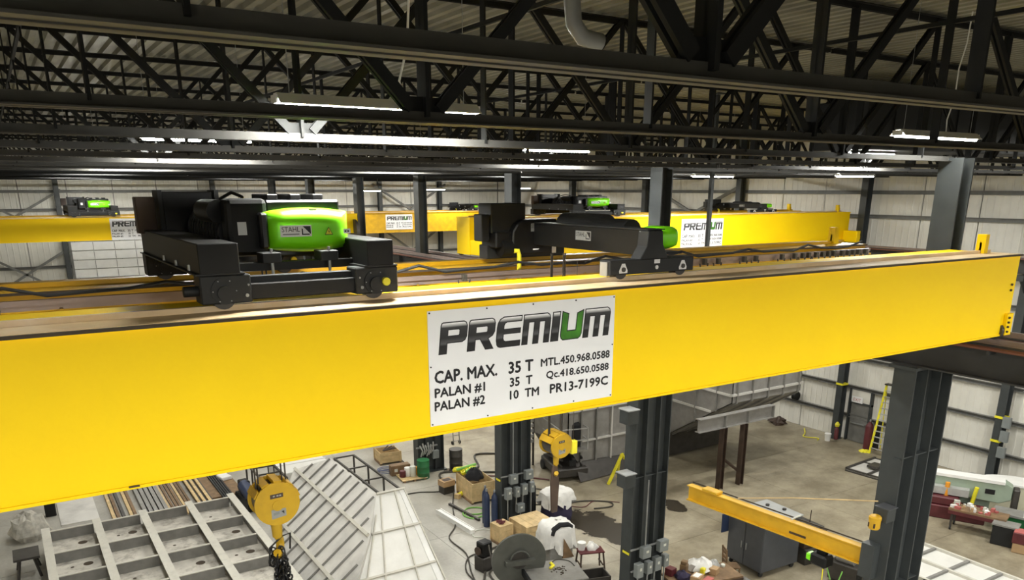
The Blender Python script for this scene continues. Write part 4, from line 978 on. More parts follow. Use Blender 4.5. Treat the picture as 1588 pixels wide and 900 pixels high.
t = thing('ammo_box', 'brown metal box behind the low pallet', 'box', (14.5, 33.0, 0), -.1); MB().box(-.5, .45, -.2, .2, 0, .5).build('case', 'wood_dark', t, bev=.02); MB().box(-.35, -.2, -.21, -.2, .2, .35).build('label_plate', 'off_white', t)
def bottle(loc, m_, label, h=1.5, r=.13, group='gas bottles'):
    t = thing('gas_bottle', label, 'gas bottle', loc, 0, group)
    MB().lathe([(r, 0), (r, h * .82), (r * .85, h * .9), (r * .4, h * .96), (r * .35, h)], n=14).build('body', m_, t, smooth=True)
    MB().lathe([(.03, h), (.045, h + .03), (.045, h + .1), (.02, h + .13)], n=10).build('valve_cap', 'conduit', t, smooth=True)
t = thing('pipe_fittings', 'pale pipe fittings bundled on the slim column behind the green drum', 'fittings', (15.6, 32.4, 0))
for q in range(6): MB().tube([(-.3 + q * .1, -.05, .9 + .05 * (q % 3)), (-.25 + q * .11, -.14, 1.2), (-.35 + q * .14, -.06, 1.45 + .1 * (q % 2))], .035, 6).build('pipe', 'galv', t, smooth=True)
MB().box(.3, .62, -.12, .06, .7, 1.1).build('box', 'box_grey', t, bev=.01); MB().box(-.5, .6, -.02, .06, 1.3, 1.36).build('strut', 'conduit', t)
t = thing('hand_truck', 'light metal hand truck behind the dark drum', 'hand truck', (18.95, 35.6, 0))
for x in (-.18, .18): MB().bar((x, 0, 0), (x, .15, 1.3), .04, .04).build('rail', 'steel_grey', t)
for z in (.2, .5, .8, 1.1): MB().bar((-.18, z * .115, z), (.18, z * .115, z), .03, .03).build('rung', 'steel_grey', t)
for x in (-.22, .22): MB().cyl((x - .03, .08, .1), (x + .03, .08, .1), .1, 12).build('wheel', 'rubber', t)
bottle((15.0, 25.85, 0), 'blue_dark', 'blue gas bottle left of the middle column, farther one'); bottle((14.86, 25.5, 0), 'blue_dark', 'blue gas bottle left of the middle column, leftmost and nearest')
bottle((15.06, 25.22, 0), 'blue_dark', 'blue gas bottle with white collar close to the middle column')
bottle((16.98, 25.35, 0), 'charcoal', 'single black gas bottle right of the middle column')
bottle((16.6, 25.85, 0), 'off_white', 'pale gas bottle half hidden behind the middle column')
solo(MB().box(-.11, .11, -1.3, 1.3, 0, .16).box(-.12, -.09, -1.3, 1.3, .16, .2).box(.09, .12, -1.3, 1.3, .16, .2), 'white_beam', 'white_paint', 'short white steel beam lying on the bare floor', 'beam', (13.92, 26.45, 0), .07)
solo(MB().box(-.05, .05, -1.1, 1.1, 0, .1), 'dark_bar', 'dark_steel', 'dark steel bar on the floor beside the white beam', 'bar', (14.75, 27.2, 0), .1)

# hoses and cables on the floor
def hose(pts, r, m_, label, seg=5):
    P = [Vector(p) for p in pts]; out = []
    for i in range(len(P) - 1):
        p0 = P[max(i - 1, 0)]; p1 = P[i]; p2 = P[i + 1]; p3 = P[min(i + 2, len(P) - 1)]
        for k in range(seg):
            u = k / seg; out.append(.5 * ((2 * p1) + (p2 - p0) * u + (2 * p0 - 5 * p1 + 4 * p2 - p3) * u * u + (3 * p1 - p0 - 3 * p2 + p3) * u ** 3))
    out.append(P[-1])
    solo(MB().tube([(q.x, q.y, max(r, q.z)) for q in out], r, 5), 'floor_hose', m_, label, 'hose', group='hoses and cables on the floor', smooth=True)
hose([(12.7, 29.9, 0), (13.2, 30.3, 0), (14.1, 30.3, 0), (14.9, 29.9, 0), (15.5, 29.9, 0)], .03, 'cable', 'thin cable running from the trestle to the small brown box')
hose([(15.5, 29.5, 0), (14.6, 27.9, 0), (13.8, 26.2, 0), (13.0, 25.2, 0), (12.9, 23.7, 0), (12.3, 22.2, 0), (11.9, 20.9, 0)], .03, 'cable', 'long dark cable winding down past the short white beam')
hose([(11.6, 20.3, 0), (12.6, 21.8, 0), (13.6, 23.3, 0), (14.4, 23.6, 0)], .045, 'cable', 'thick dark hose running to the welding positioner')
hose([(12.6, 20.5, 0), (12.8, 21.8, 0), (13.6, 22.3, 0), (13.9, 22.9, 0), (13.4, 23.3, 0)], .04, 'cable', 'looped dark hose left of the welding positioner')
hose([(17.3, 31.6, 0), (18.1, 31.8, 0), (18.9, 33.5, 0), (20.2, 32.8, 0)], .05, 'cable', 'thick dark hose curving beyond the dark drum')
hose([(16.2, 30.4, 0), (15.8, 31.3, 0), (16.3, 32.0, 0), (17.6, 31.2, 0), (18.6, 30.6, 0)], .05, 'cable', 'dark hose below the green drum')
hose([(17.0, 31.5, 0), (17.6, 30.7, 0), (18.5, 30.0, 0), (19.4, 29.2, 0), (20.0, 28.5, 0)], .035, 'maroon', 'dark red hose running behind the middle column')
hose([(18.5, 25.6, 0), (19.6, 25.6, 0), (20.6, 24.9, 0), (20.4, 24.4, 0), (19.6, 24.6, 0)], .035, 'cable', 'brown hose looping right of the white covered machine')
hose([(14.7, 27.0, 0), (15.3, 26.7, 0), (15.6, 27.2, 0), (15.1, 27.5, 0), (14.6, 27.0, 0), (14.8, 26.4, 0), (15.6, 26.6, 0)], .03, 'hose_green', 'green hose coiled on the floor in front of the large crate')
hose([(17.2, 26.8, 0), (17.8, 27.6, 0), (18.6, 27.0, 0), (18.3, 26.2, 0), (17.5, 26.4, 0)], .03, 'cable', 'thin dark hose behind the white covered machine')
hose([(17.0, 27.8, 0), (18.0, 28.4, 0), (18.9, 27.8, 0), (19.2, 26.9, 0)], .03, 'cable', 'thin dark hose near the scissor lift')

# electric boxes on the two double columns
def switchgear(x, y, label):
    t = thing('switch_boxes', label, 'electric box', (x, y, 0), 0, 'switch boxes on the columns')
    MB().box(-.75, .75, .0, .04, 2.2, 2.25).build('strut', 'conduit', t); MB().box(-.7, .75, .0, .04, 1.45, 1.5).build('strut', 'conduit', t)
    for x0, z0, w_, h in ((-.42, 1.92, .34, .38), (.28, 1.98, .36, .38), (-.62, 1.3, .26, .48), (-.2, 1.33, .22, .42), (.12, 1.36, .26, .46), (.5, 1.4, .2, .42), (-.1, .65, .34, .36)):
        b = MB().box(x0, x0 + w_, -.2, 0, z0, z0 + h).build('switch_box', 'box_grey', t, bev=.012)
        MB().box(x0 + w_ * .38, x0 + w_ * .68, -.205, -.2, z0 + h * .5, z0 + h * .7).build('label_plate', 'off_white', b)
        MB().box(x0 + w_, x0 + w_ + .03, -.14, -.06, z0 + h * .5, z0 + h * .85).build('lever', 'conduit', b)
    for x0, z0, z1 in ((-.5, .1, 1.3), (-.1, 1.0, 1.33), (.2, 1.0, 1.36), (.6, .1, 1.4), (.1, 0, .65), (-.25, 2.3, 4.5)): MB().cyl((x0, -.08, z0), (x0, -.08, z1), .025, 8).build('conduit_pipe', 'conduit', t)
    MB().box(-.715, -.695, .15, .45, 2.0, 2.07).build('yellow_mark', 'safety_yellow', t)
switchgear(15.9, 24.85, 'grey switch boxes fixed to the foot of the middle column with gas bottles')
switchgear(15.9, 17.1, 'grey switch boxes fixed to the column in front of the bin')
def bracket_box(x, y, z, label, s_=.42):
    t = thing('bracket_box', label, 'bracket', (x, y, z), 0, 'box brackets on the columns')
    MB().box(-s_, 0, -.2, .2, 0, s_).build('bracket', 'column', t, bev=.01); MB().box(-s_ - .02, 0, -.24, .24, s_, s_ + .03).build('top_plate', 'cab_top', t)
bracket_box(15.2, 17.3, 6.35, 'upper grey box bracket on the left of the column before the bin'); bracket_box(15.2, 17.3, 4.35, 'lower grey box bracket on the left of the column before the bin')
t = thing('orange_box', 'orange machine box on a grey bracket on the heavy right column', 'box', (15.2, 9.0, 6.05))
MB().box(-.3, 0, -.14, .14, .2, .5).build('bracket', 'column', t, bev=.01); MB().box(-.32, .0, -.17, .17, .5, .52).build('top_plate', 'cab_grey', t)
MB().lathe([(.1, 0), (.12, .03), (.12, .2), (.13, .22), (.13, .27), (.1, .3)], (-.42, .05, .05), 16).build('box_body', 'jib_yellow', t, smooth=True)  # body of the yellow-brown box; it holds no lamp
MB().box(-.53, -.3, -.03, .13, .1, .2).build('cage', 'brown_steel', t)

# yellow jib crane hung on the heavy right column
t = thing('jib_crane', 'yellow jib crane boom reaching out from the heavy right column', 'jib crane', (15.0, 9.4, 5.0)); A = Vector((15.18, 9.35, 5.22)); B = Vector((14.66, 14.35, 5.22)); O = Vector((15.0, 9.4, 5.0))
MB(o=O).ibeam(A, B, .2, .42, .025).build('boom', 'jib_yellow', t)
d_ = (B - A).normalized(); sd = Vector((d_.y, -d_.x, 0))
MB(o=O).bar(A + Vector((0, 0, .24)) + sd * .14, B + Vector((0, 0, .24)) + sd * .14, .02, .03).build('festoon_wire', 'rope', t)
c_ = B - d_ * .75; MB(o=O).bar(c_ + Vector((0, 0, .25)) - d_ * .25, c_ + Vector((0, 0, .25)) + d_ * .25, .26, .08).build('end_trolley', 'jib_yellow', t, bev=.02)
c_ = A + d_ * 1.9; MB(o=O).bar(c_ + Vector((0, 0, .26)) - sd * .05, c_ + Vector((0, 0, .26)) + sd * .35, .03, .03).build('wire_arm', 'off_white', t)
MB(o=O).box(14.98, 15.215, 9.1, 9.4, 4.8, 5.6).build('hinge_bracket', 'column', t)
flat([[(1.5, -.12), (1.95, -.12), (1.95, -.06), (1.5, -.06)]], 'print', 'brown_steel', t, T=lambda x, z: tuple(A + d_ * x - sd * .014 + Vector((0, 0, z)) - O))
t2_ = thing('chain_hoist', 'small black chain hoist with green cover under the jib boom', 'hoist', tuple(A + d_ * 1.05 - Vector((0, 0, .62))))
MB().box(-.17, .17, -.22, .22, 0, .3).build('body', 'black', t2_, bev=.05); MB().box(-.12, .1, .2, .36, .04, .22).build('cover', 'green', t2_, bev=.03); MB().box(-.05, .05, -.12, .12, .3, .42).build('trolley', 'black', t2_)
MB().tube([(.05, -.1, .05), (.12, -.2, -.3), (.05, -.35, -.55), (-.05, -.5, -.3), (-.05, -.6, .1)], .015, 5).build('cable', 'hose_green', t2_, smooth=True); MB().tube([(-.05, -.1, .05), (-.06, -.12, -.7), (-.04, -.1, -1.1)], .014, 5).build('chain', 'safety_yellow', t2_)
m = MB(); m.tube([(14.66, 12.66, 5.6), (14.9, 11.2, 6.05), (15.2, 9.3, 6.55)], .016, 5)
solo(m, 'stay_cable', 'wood', 'pale yellow stay line running to the heavy right column', 'cable')

hose([(12.1, 20.9, 0), (12.2, 22.4, 0), (12.9, 23.4, 0), (13.8, 23.4, 0)], .03, 'cable', 'thin dark cable looping in front of the small crate')
hose([(15.3, 36.5, 0), (15.6, 35.9, 0), (15.4, 35.0, 0), (15.3, 34.2, 0)], .03, 'cable', 'thin dark cable behind the pale crate near the fourth column')
hose([(14.2, 24.6, 0), (13.9, 24.9, 0), (14.2, 25.3, 0), (14.7, 25.2, 0), (14.8, 24.7, 0)], .02, 'off_white', 'pale thin hose beside the blue gas bottles')
hose([(18.2, 26.0, 0), (18.9, 25.4, 0), (19.4, 25.0, 0), (20.2, 25.3, 0), (21.0, 24.6, 0)], .02, 'maroon', 'thin reddish hose behind the dark floor stain')
hose([(19.0, 29.9, 0), (18.4, 29.0, 0), (19.0, 28.2, 0), (18.2, 27.6, 0), (17.4, 28.0, 0)], .03, 'cable', 'dark hose snaking between the third column and the lift')
# ================================================================= machines in the middle foreground
# welding positioner: big disc and its table
t = thing('welding_positioner', 'dark round face plate of the welding positioner beside its grey table', 'machine', (12.85, 20.0, 0), -.3)
MB().cyl((0, .0, 1.35), (0, -.09, 1.35), .92, 48).build('face_plate', 'plate_grey', t, smooth=True)
m = MB()
for r_ in (.75, .45):
    for a in range(0, 360, 45): pass
m.cyl((0, -.09, 1.35), (0, -.13, 1.35), .3, 24); m.build('hub', 'dark_steel', t, smooth=True)
MB().box(-.35, .35, .0, .9, 0, 1.1).build('pedestal', 'dark_steel', t, bev=.04); MB().cyl((0, .0, 1.35), (0, .7, 1.35), .35, 20).build('gearbox', 'dark_steel', t, smooth=True)
MB().box(-.5, .5, -.3, -.09, 1.25, 1.4).build('clamp_shelf', 'plate_grey', t)
pts = [(.0 + .32 * math.cos(R(a)), -.2, 1.4 + .32 * math.sin(R(a))) for a in range(10, 171, 20)]
MB().tube(pts, .03, 6).build('handle_arch', 'plate_grey', t, smooth=True)
t = thing('steel_table', 'grey steel table in front of the round face plate', 'table', (13.75, 19.3, 0), -.28)
MB().box(-.95, .95, -.8, .75, .93, .98).build('table_top', 'steel_grey', t); 
for x in (-.85, .85):
    for y in (-.7, .65): MB().box(x - .06, x + .06, y - .06, y + .06, 0, .93).build('leg', 'dark_steel', t)
MB().box(-.98, -.9, -.82, .77, .8, 1.02).build('side_rail', 'charcoal', t); MB().box(-.9, .9, -.82, -.76, .65, .93).build('apron', 'dark_steel', t)
t = thing('yellow_clamp', 'yellow grinder lying on the grey steel table', 'tool', (13.85, 19.5, .985), .5)
MB().box(-.14, .14, -.05, .05, 0, .07).build('handle', 'safety_yellow', t, bev=.02); MB().cyl((.1, .02, .05), (.1, .12, .12), .05, 10).build('head', 'safety_yellow', t)
hose([(13.9, 19.7, .99), (14.3, 19.9, .99), (14.6, 19.6, .99), (14.55, 19.2, .99)], .02, 'cable', 'dark cable lying on the grey steel table')
m = MB()
for i in range(40):
    a = random.uniform(0, 6.28); q = random.uniform(0, .35); m.box(q * math.cos(a) - .02, q * math.cos(a) + .02, q * math.sin(a) - .02, q * math.sin(a) + .02, 0, .012)
o = solo(m, 'metal_filings', 'dark_brown', 'dark metal filings scattered on the grey steel table', 'filings', (13.95, 19.25, .981)); o['kind'] = 'stuff'
t = thing('welding_wire_feeder', 'dark wire feeder machine left of the round face plate', 'machine', (12.9, 22.3, 0), .2)
MB().box(-.3, .3, -.25, .25, 0, .55).build('case', 'dark_steel', t, bev=.03); MB().box(-.25, .2, -.2, .2, .55, 1.1).build('feeder', 'black', t, bev=.04); MB().cyl((-.3, 0, .8), (-.36, 0, .8), .15, 16).build('wire_spool', 'brown_steel', t, smooth=True)
MB().tube([(0, -.2, 1.0), (-.2, -.5, .9), (-.35, -.9, .3), (-.3, -1.3, .04)], .03, 6).build('torch_lead', 'cable', t, smooth=True)

# draped machines
def drape(w_, d, h, seed, amp=.05, hem=.45):
    rnd = random.Random(seed); m = MB(); nu, nv = 28, 8; vs = []; fs = []
    for j in range(nv + 1):
        v = j / nv
        for i in range(nu):
            a = 2 * math.pi * i / nu; c_, s_ = math.cos(a), math.sin(a)
            k = (abs(c_) ** 4 + abs(s_) ** 4) ** -.25
            if v < .45: rr = .02 + (v / .45) * .92; z = h * (1 - .08 * (v / .45) ** 2)
            else:
                q = (v - .45) / .55; rr = .92 + .12 * q + amp * 2 * q * math.sin(i * 2.3 + seed); z = h * .92 - q * (h * hem + .12 * h * math.sin(i * 1.1 + seed * 2))
            vs.append((w_ / 2 * rr * k * c_ + rnd.uniform(-1, 1) * amp * .3, d / 2 * rr * k * s_ + rnd.uniform(-1, 1) * amp * .3, z + rnd.uniform(-1, 1) * amp * .4))
    for j in range(nv):
        for i in range(nu): fs.append((j * nu + i, j * nu + (i + 1) % nu, (j + 1) * nu + (i + 1) % nu, (j + 1) * nu + i))
    return m.add(vs, fs)
t = thing('covered_welder', 'machine under a white sheet with dark skirt, below the small hook', 'machine', (17.75, 24.75, 0), .2)
MB().lathe([(.62, 0), (.66, .2), (.6, .7), (.45, .95)], n=16).build('dark_body', 'cloth_purple', t, smooth=True)
drape(1.35, 1.2, 1.3, 2, .07, .4).build('white_sheet', 'cloth_white', t, smooth=True)
t = thing('covered_press', 'machine in a loose white cover with a black opening, beside the steel table', 'machine', (15.5, 21.6, 0), -.2)
MB().box(-.45, .45, -.5, .35, 0, 1.05).build('body', 'steel_grey', t, bev=.03)
drape(1.25, 1.15, 1.55, 5, .09, .55).build('white_cover', 'cloth_white', t, smooth=True)
m = MB(); m.tube([(-.38, -.47, 1.2), (-.3, -.45, 1.4), (-.05, -.42, 1.53), (.25, -.42, 1.5), (.4, -.42, 1.38)], .1, 8); m.build('black_opening', 'cloth_black', t, smooth=True)
MB().prism([(.05, -.6, 1.05), (.45, -.62, .3), (.0, -.62, .3)], (0, .04, 0)).build('side_plate', 'wood_dark', t)
t = thing('sawhorse', 'low brown sawhorse table beside the covered press', 'table', (16.0, 20.2, 0), -.35)
MB().box(-.45, .45, -.25, .25, .76, .8).build('top', 'maroon', t)
for x in (-.4, .4):
    for y in (-.22, .22): MB().bar((x * 1.15, y * 1.4, 0), (x, y, .76), .05, .05).build('leg', 'brown_steel', t)
    MB().bar((x, -.25, .3), (x, .25, .3), .04, .04).build('stretcher', 'brown_steel', t)
solo(MB().lathe([(.12, 0), (.15, .26), (.155, .28)], n=14), 'paint_pot', 'white_paint', 'small white pot on the brown sawhorse', 'pot', (15.75, 20.4, .8), smooth=True)
solo(heap(.2, .25, 9, 12, .3), 'white_rag', 'cloth_white', 'white rag lying on the brown sawhorse', 'rag', (16.1, 20.25, .8), smooth=True)
t = thing('floor_tray', 'dark open steel tray at the bottom edge beside the sawhorse', 'tray', (15.0, 18.9, 0), -.28)
for a in ((-.6, .6, -.35, -.31), (-.6, .6, .31, .35), (-.6, -.56, -.35, .35), (.56, .6, -.35, .35)): MB().box(*a, 0, .7).build('side', 'dark_steel', t)
MB().box(-.6, .6, -.35, .35, .02, .05).build('base', 'dark_steel', t)

# ================================================================= big grey bins behind the second column
t = thing('trough_bin', 'large grey ribbed steel trough bin raised on brown legs', 'bin', (29.0, 26.5, 0)); O = Vector((29, 26.5, 0))
XA, XB = 26.8, 31.45
prof = [(24.0, 7.6), (24.0, 3.75), (27.9, 1.3), (29.0, 1.3), (32.0, 3.75), (32.0, 7.6)]
MB(o=O).prism([(XA, y, z) for y, z in prof], (.03, 0, 0)).build('end_plate', 'hopper_grey', t)
MB(o=O).prism([(XB - .03, y, z) for y, z in prof], (.03, 0, 0)).build('end_plate', 'hopper_grey', t)
xsr = [27.05, 28.05, 29.1, 30.15, 31.2]
edges = [XA] + xsr + [XB]
for a, b in zip(edges[:-1], edges[1:]):
    MB(o=O).box(a, b, 24.0, 24.03, 3.75, 7.6).build('side_panel', 'hopper_grey', t)
    MB(o=O).prism([(a, 24.0, 3.75), (b, 24.0, 3.75), (b, 27.9, 1.3), (a, 27.9, 1.3)], (0, .02, .03)).build('slope_panel', 'hopper_grey', t)
MB(o=O).box(XA, XB, 31.97, 32, 3.75, 7.6).build('side_panel', 'hopper_grey', t)
MB(o=O).prism([(XA, 32.0, 3.75), (XB, 32.0, 3.75), (XB, 29, 1.3), (XA, 29, 1.3)], (0, -.02, .03)).build('slope_panel', 'hopper_grey', t)
MB(o=O).box(XA, XB, 27.9, 29, 1.28, 1.3).build('bottom_plate', 'hopper_grey', t)
for x in xsr:
    r_ = MB(o=O).box(x - .03, x + .03, 23.9, 24.0, 3.72, 7.6).build('side_rib', 'steel_grey', t)
    MB(o=O).bar((x, 23.96, 3.74), (x, 27.9, 1.26), .06, .1).build('slope_rib', 'steel_grey', r_)
MB(o=O).box(XA - .08, XB + .08, 23.92, 24.0, 4.08, 4.18).build('stringer', 'steel_light', t)
MB(o=O).box(XA - .1, XB, 23.9, 24.05, 7.5, 7.65).build('top_rim', 'steel_light', t)
for y in (24.9, 26.2, 27.9): MB(o=O).box(XA - .08, XA, y - .03, y + .03, 3.75 - (y - 24) * .62, 7.6).build('end_rib', 'steel_grey', t)
for z, y1 in ((4.1, 26.2), (3.1, 28.0), (5.6, 30)): MB(o=O).box(XA - .07, XA, 24.0 if z > 3.7 else 25.2, y1, z - .05, z + .05).build('end_stringer', 'steel_light', t)
g = MB(o=O); g.ibeam((24.3, 23.55, 3.2), (29.0, 23.55, 3.2), .3, .6, .03); gg = g.build('support_girder', 'hopper_grey', t)
for x in (25.9, 27.35, 29.0): MB(o=O).box(x - .03, x + .03, 23.4, 23.7, 2.92, 3.48).build('stiffener', 'steel_grey', gg)
for x, y in ((25.87, 23.5), (27.12, 23.45), (30.8, 31.0)):
    MB(o=O).ibeam((x, y, 0), (x, y, 2.9 if y < 24 else 3.6), .25, .25, .025, (1, 0, 0)).build('leg', 'brown_steel', t)
MB(o=O).bar((26.9, 24.3, 1.0), (27.1, 23.5, .6), .1, .1).build('knee_brace', 'brown_steel', t)
MB(o=O).box(26.9, 31, 28, 29, .1, 1.28).build('chute', 'dark_steel', t)
t = thing('standing_bin', 'tall grey steel bin standing behind the scissor lift', 'bin', (24.0, 29.6, 0)); O = Vector((24, 29.6, 0))
MB(o=O).prism([(21.6, 28.2, .45), (24.6, 28.2, .15), (26.7, 28.2, 1.4), (26.7, 28.2, 6.5), (20.8, 28.2, 6.5), (20.8, 28.2, 1.6)], (0, .04, 0)).build('front_plate', 'hopper_grey', t)
MB(o=O).prism([(20.8, 28.2, 1.6), (20.8, 28.2, 6.5), (20.8, 31.0, 6.5), (20.8, 31.0, 1.6)], (.04, 0, 0)).build('side_plate', 'hopper_grey', t)
MB(o=O).prism([(20.8, 31, 1.6), (20.8, 31, 6.5), (26.7, 31, 6.5), (26.7, 31, .4), (21.6, 31, .4)], (0, .04, 0)).build('back_plate', 'hopper_grey', t)
MB(o=O).prism([(26.7, 28.2, .4), (26.7, 28.2, 6.5), (26.7, 31.0, 6.5), (26.7, 31.0, .4)], (.04, 0, 0)).build('side_plate', 'hopper_grey', t)
MB(o=O).box(21.3, 26.5, 28.4, 30.9, 0, .4).build('plinth', 'dark_steel', t)
for x in (21.5, 22.4, 23.3, 24.4, 25.5): MB(o=O).box(x - .04, x + .04, 28.08, 28.2, .5, 6.5).build('rib', 'steel_light' if x in (23.3, 24.4) else 'steel_grey', t)
for z in (1.7, 3.2, 4.7): MB(o=O).box(20.8, 26.7, 28.1, 28.2, z, z + .08).build('stringer', 'steel_light', t)
MB(o=O).prism([(21.0, 27.4, .05), (24.3, 27.6, .05), (24.5, 28.1, .6), (21.2, 28.1, .75)], (0, .05, .03)).build('chute_plate', 'dark_steel', t)
# scissor lift
t = thing('scissor_lift', 'grey scissor lift parked before the standing bin', 'lift', (21.2, 29.0, 0), -.25)
MB().box(-.75, .75, -1.2, 1.2, .18, .6).build('chassis', 'dark_steel', t, bev=.05)
for x in (-.72, .72):
    for y in (-.85, .85): MB().cyl((x - .1, y, .24), (x + .1, y, .24), .24, 18).build('wheel', 'rubber', t, smooth=True)
for k in range(2):
    for x in (-.5, .5):
        MB().bar((x, -1.0, .65 + k * .35), (x, 1.0, 1.0 + k * .35), .06, .1).build('scissor_arm', 'dark_steel', t); MB().bar((x, 1.0, .65 + k * .35), (x, -1.0, 1.0 + k * .35), .06, .1).build('scissor_arm', 'dark_steel', t)
MB().box(-.7, .7, -1.2, 1.2, 1.38, 1.48).build('platform', 'steel_grey', t)
for z in (1.95, 2.5):
    for x in (-.68, .68): MB().bar((x, -1.18, z), (x, 1.18, z), .04, .04).build('guard_rail', 'galv', t)
    for y in (-1.18, 1.18): MB().bar((-.68, y, z), (.68, y, z), .04, .04).build('guard_rail', 'galv', t)
for x in (-.68, .68):
    for y in (-1.18, -.4, .4, 1.18): MB().bar((x, y, 1.48), (x, y, 2.5), .04, .04).build('rail_post', 'galv', t)
MB().box(.0, .5, -.9, -.4, 1.5, 2.7).build('black_cover', 'cloth_black', t, bev=.12); MB().box(-.2, .1, -1.22, -1.1, .75, 1.0).build('control_panel', 'charcoal', t)
t = thing('chain_curtain', 'rack of light steel parts behind the smaller hook', 'rack', (20.15, 30.7, 0))
for x in (-.4, .4): MB().box(x - .04, x + .04, -.04, .04, 0, 3.6).build('post', 'dark_steel', t)
k0 = None
for i in range(9):
    for j in range(4):
        if k0 is None: k0 = MB().box(-.06, .06, -.05, .05, 0, .16).build('hung_part', 'galv', t); o = k0
        else: o = rep(k0, t, (0, 0, 0))
        o.location = (-.3 + j * .2, -.05, 1.2 + i * .26)
MB().box(-.4, .4, -.02, .02, 3.5, 3.6).build('top_rail', 'dark_steel', t)
t = thing('yellow_trestle', 'bright yellow folding trestle leaning left of the second column', 'trestle', (22.3, 26.6, 0))
MB().bar((-.33, 0, 0), (.44, 0, 1.36), .09, .12).build('leg', 'safety_yellow', t); MB().bar((.44, 0, 1.36), (.66, .1, 1.05), .08, .1).build('leg', 'safety_yellow', t); MB().bar((.44, .1, 1.3), (.62, .5, 0), .07, .08).build('leg', 'safety_yellow', t)

# ================================================================= grey cabinet, bench and chair (bottom right)
t = thing('tool_cabinet', 'tall grey tool cabinet on castors behind the jib boom', 'cabinet', (21.55, 17.3, 0), math.atan2(-1.15, 1.0) + R(45))
t.rotation_euler = (0, 0, R(-92))
MB().box(-.82, .82, -.92, .92, .2, 2.0).build('body', 'cab_grey', t, bev=.015)
MB().box(-.85, .85, -.95, .95, 2.0, 2.04).build('top', 'cab_top', t)
for x in (-.41, .41):
    d0 = MB().box(x - .39, x + .39, -.945, -.92, .25, 1.95).build('door', 'cab_grey', t, bev=.008)
    MB().box(x + (.28 if x < 0 else -.32), x + (.32 if x < 0 else -.28), -.98, -.945, .85, 1.1).build('handle', 'conduit', d0)
for x in (-.7, .7):
    for y in (-.78, .78): MB().cyl((x - .03, y, .09), (x + .03, y, .09), .09, 12).build('castor', 'rubber', t); MB().box(x - .05, x + .05, y - .05, y + .05, .12, .2).build('castor_fork', 'dark_steel', t)
for x, y in ((-.4, .5), (.2, .7)): MB().cyl((x, y, 2.04), (x, y, 2.1), .07, 10).build('lifting_lug', 'dark_steel', t)
MB().box(-.86, -.82, -1.25, -.92, 1.2, 1.9).build('open_side_door', 'blue_dark', t)
t = thing('dark_chest', 'dark steel chest standing behind the grey tool cabinet', 'chest', (23.4, 16.9, 0), R(-4))
MB().box(-.6, .55, -.6, .8, .0, .6).build('body', 'dark_steel', t, bev=.02); MB().box(-.62, .5, -.5, .8, .62, 1.15).build('upper_box', 'brown_steel', t, bev=.02); MB().box(-.55, .55, -.3, .8, 1.15, 1.2).build('lid', 'dark_steel', t)
MB().bar((.35, .2, 1.2), (.25, .1, 1.75), .03, .03).build('lever', 'brown_steel', t)
t = thing('workbench', 'brown cluttered workbench at the foot of the second column', 'bench', (17.85, 16.6, 0), R(-12))
MB().box(-1.25, 1.2, -.55, .55, .84, .9).build('bench_top', 'wood_dark', t)
for x in (-1.1, 1.05):
    for y in (-.45, .45): MB().box(x - .05, x + .05, y - .05, y + .05, 0, .84).build('leg', 'brown_steel', t)
MB().box(-1.1, 1.05, -.4, .4, .25, .3).build('shelf', 'brown_steel', t); MB().box(-1.25, 1.2, -.57, -.53, .6, .84).build('apron', 'brown_steel', t)
def on_bench(dx, dy): 
    a = R(-12); return (17.85 + dx * math.cos(a) - dy * math.sin(a), 16.6 + dx * math.sin(a) + dy * math.cos(a), .9)
solo(MB().box(-.2, .2, -.15, .15, 0, .22), 'carton', 'cardboard', 'open cardboard carton with white paper on the workbench', 'box', on_bench(-.45, -.35), .4)
solo(MB().box(-.15, .15, -.1, .1, 0, .01), 'paper_sheet', 'white_paint', 'white paper sheet lying on the open carton', 'paper', (*on_bench(-.45, -.35)[:2], 1.121), .3)
solo(MB().box(-.12, .12, -.12, .12, 0, .3).box(-.1, .1, -.1, .1, .3, .42), 'brown_bag', 'wood_dark', 'brown paper bag on the workbench near the column', 'bag', on_bench(-.5, .35), .5, bev=.02)
solo(MB().box(-.14, .14, -.14, .14, 0, .25), 'red_box', 'maroon', 'dark red box at the column end of the workbench', 'box', on_bench(-1.0, .35), .2, bev=.01)
solo(heap(.25, .22, 12, 14, .3), 'dark_cloth', 'cloth_purple', 'dark purple cloth on the workbench', 'cloth', on_bench(-.75, 0), smooth=True)
solo(heap(.42, .36, 21, 16, .3), 'white_cloth', 'cloth_white', 'bright white cloth heaped on the workbench', 'cloth', on_bench(.15, .38), smooth=True)
solo(MB().box(-.08, .08, -.08, .08, 0, .24), 'yellow_jug', 'safety_yellow', 'yellow jug among the things on the workbench', 'jug', on_bench(.0, .0), .3, bev=.03)
solo(MB().box(-.15, .15, -.13, .13, 0, .22), 'parts_box', 'cardboard', 'brown parts box with white top on the workbench', 'box', on_bench(.38, -.08), .4, bev=.01)
solo(heap(.2, .28, 31, 12, .25), 'plastic_bag', 'galv', 'grey plastic bag at the right end of the workbench', 'bag', on_bench(.62, .3), smooth=True)
solo(MB().lathe([(.07, 0), (.08, .08), (.05, .1)], n=12), 'small_cup', 'off_white', 'small pale cup at the right end of the workbench', 'cup', on_bench(.95, .25), smooth=True)
solo(MB().box(-.25, .25, -.12, .12, 0, .03), 'spanner_set', 'pale_red', 'reddish tool tray on the workbench edge', 'tray', on_bench(-.1, -.42), .3)
t = thing('wooden_chair', 'dark wooden chair with slatted back beside the grey tool cabinet', 'chair', (19.85, 17.15, 0), R(60))
MB().box(-.24, .24, -.24, .24, .43, .47).build('seat', 'wood_dark', t)
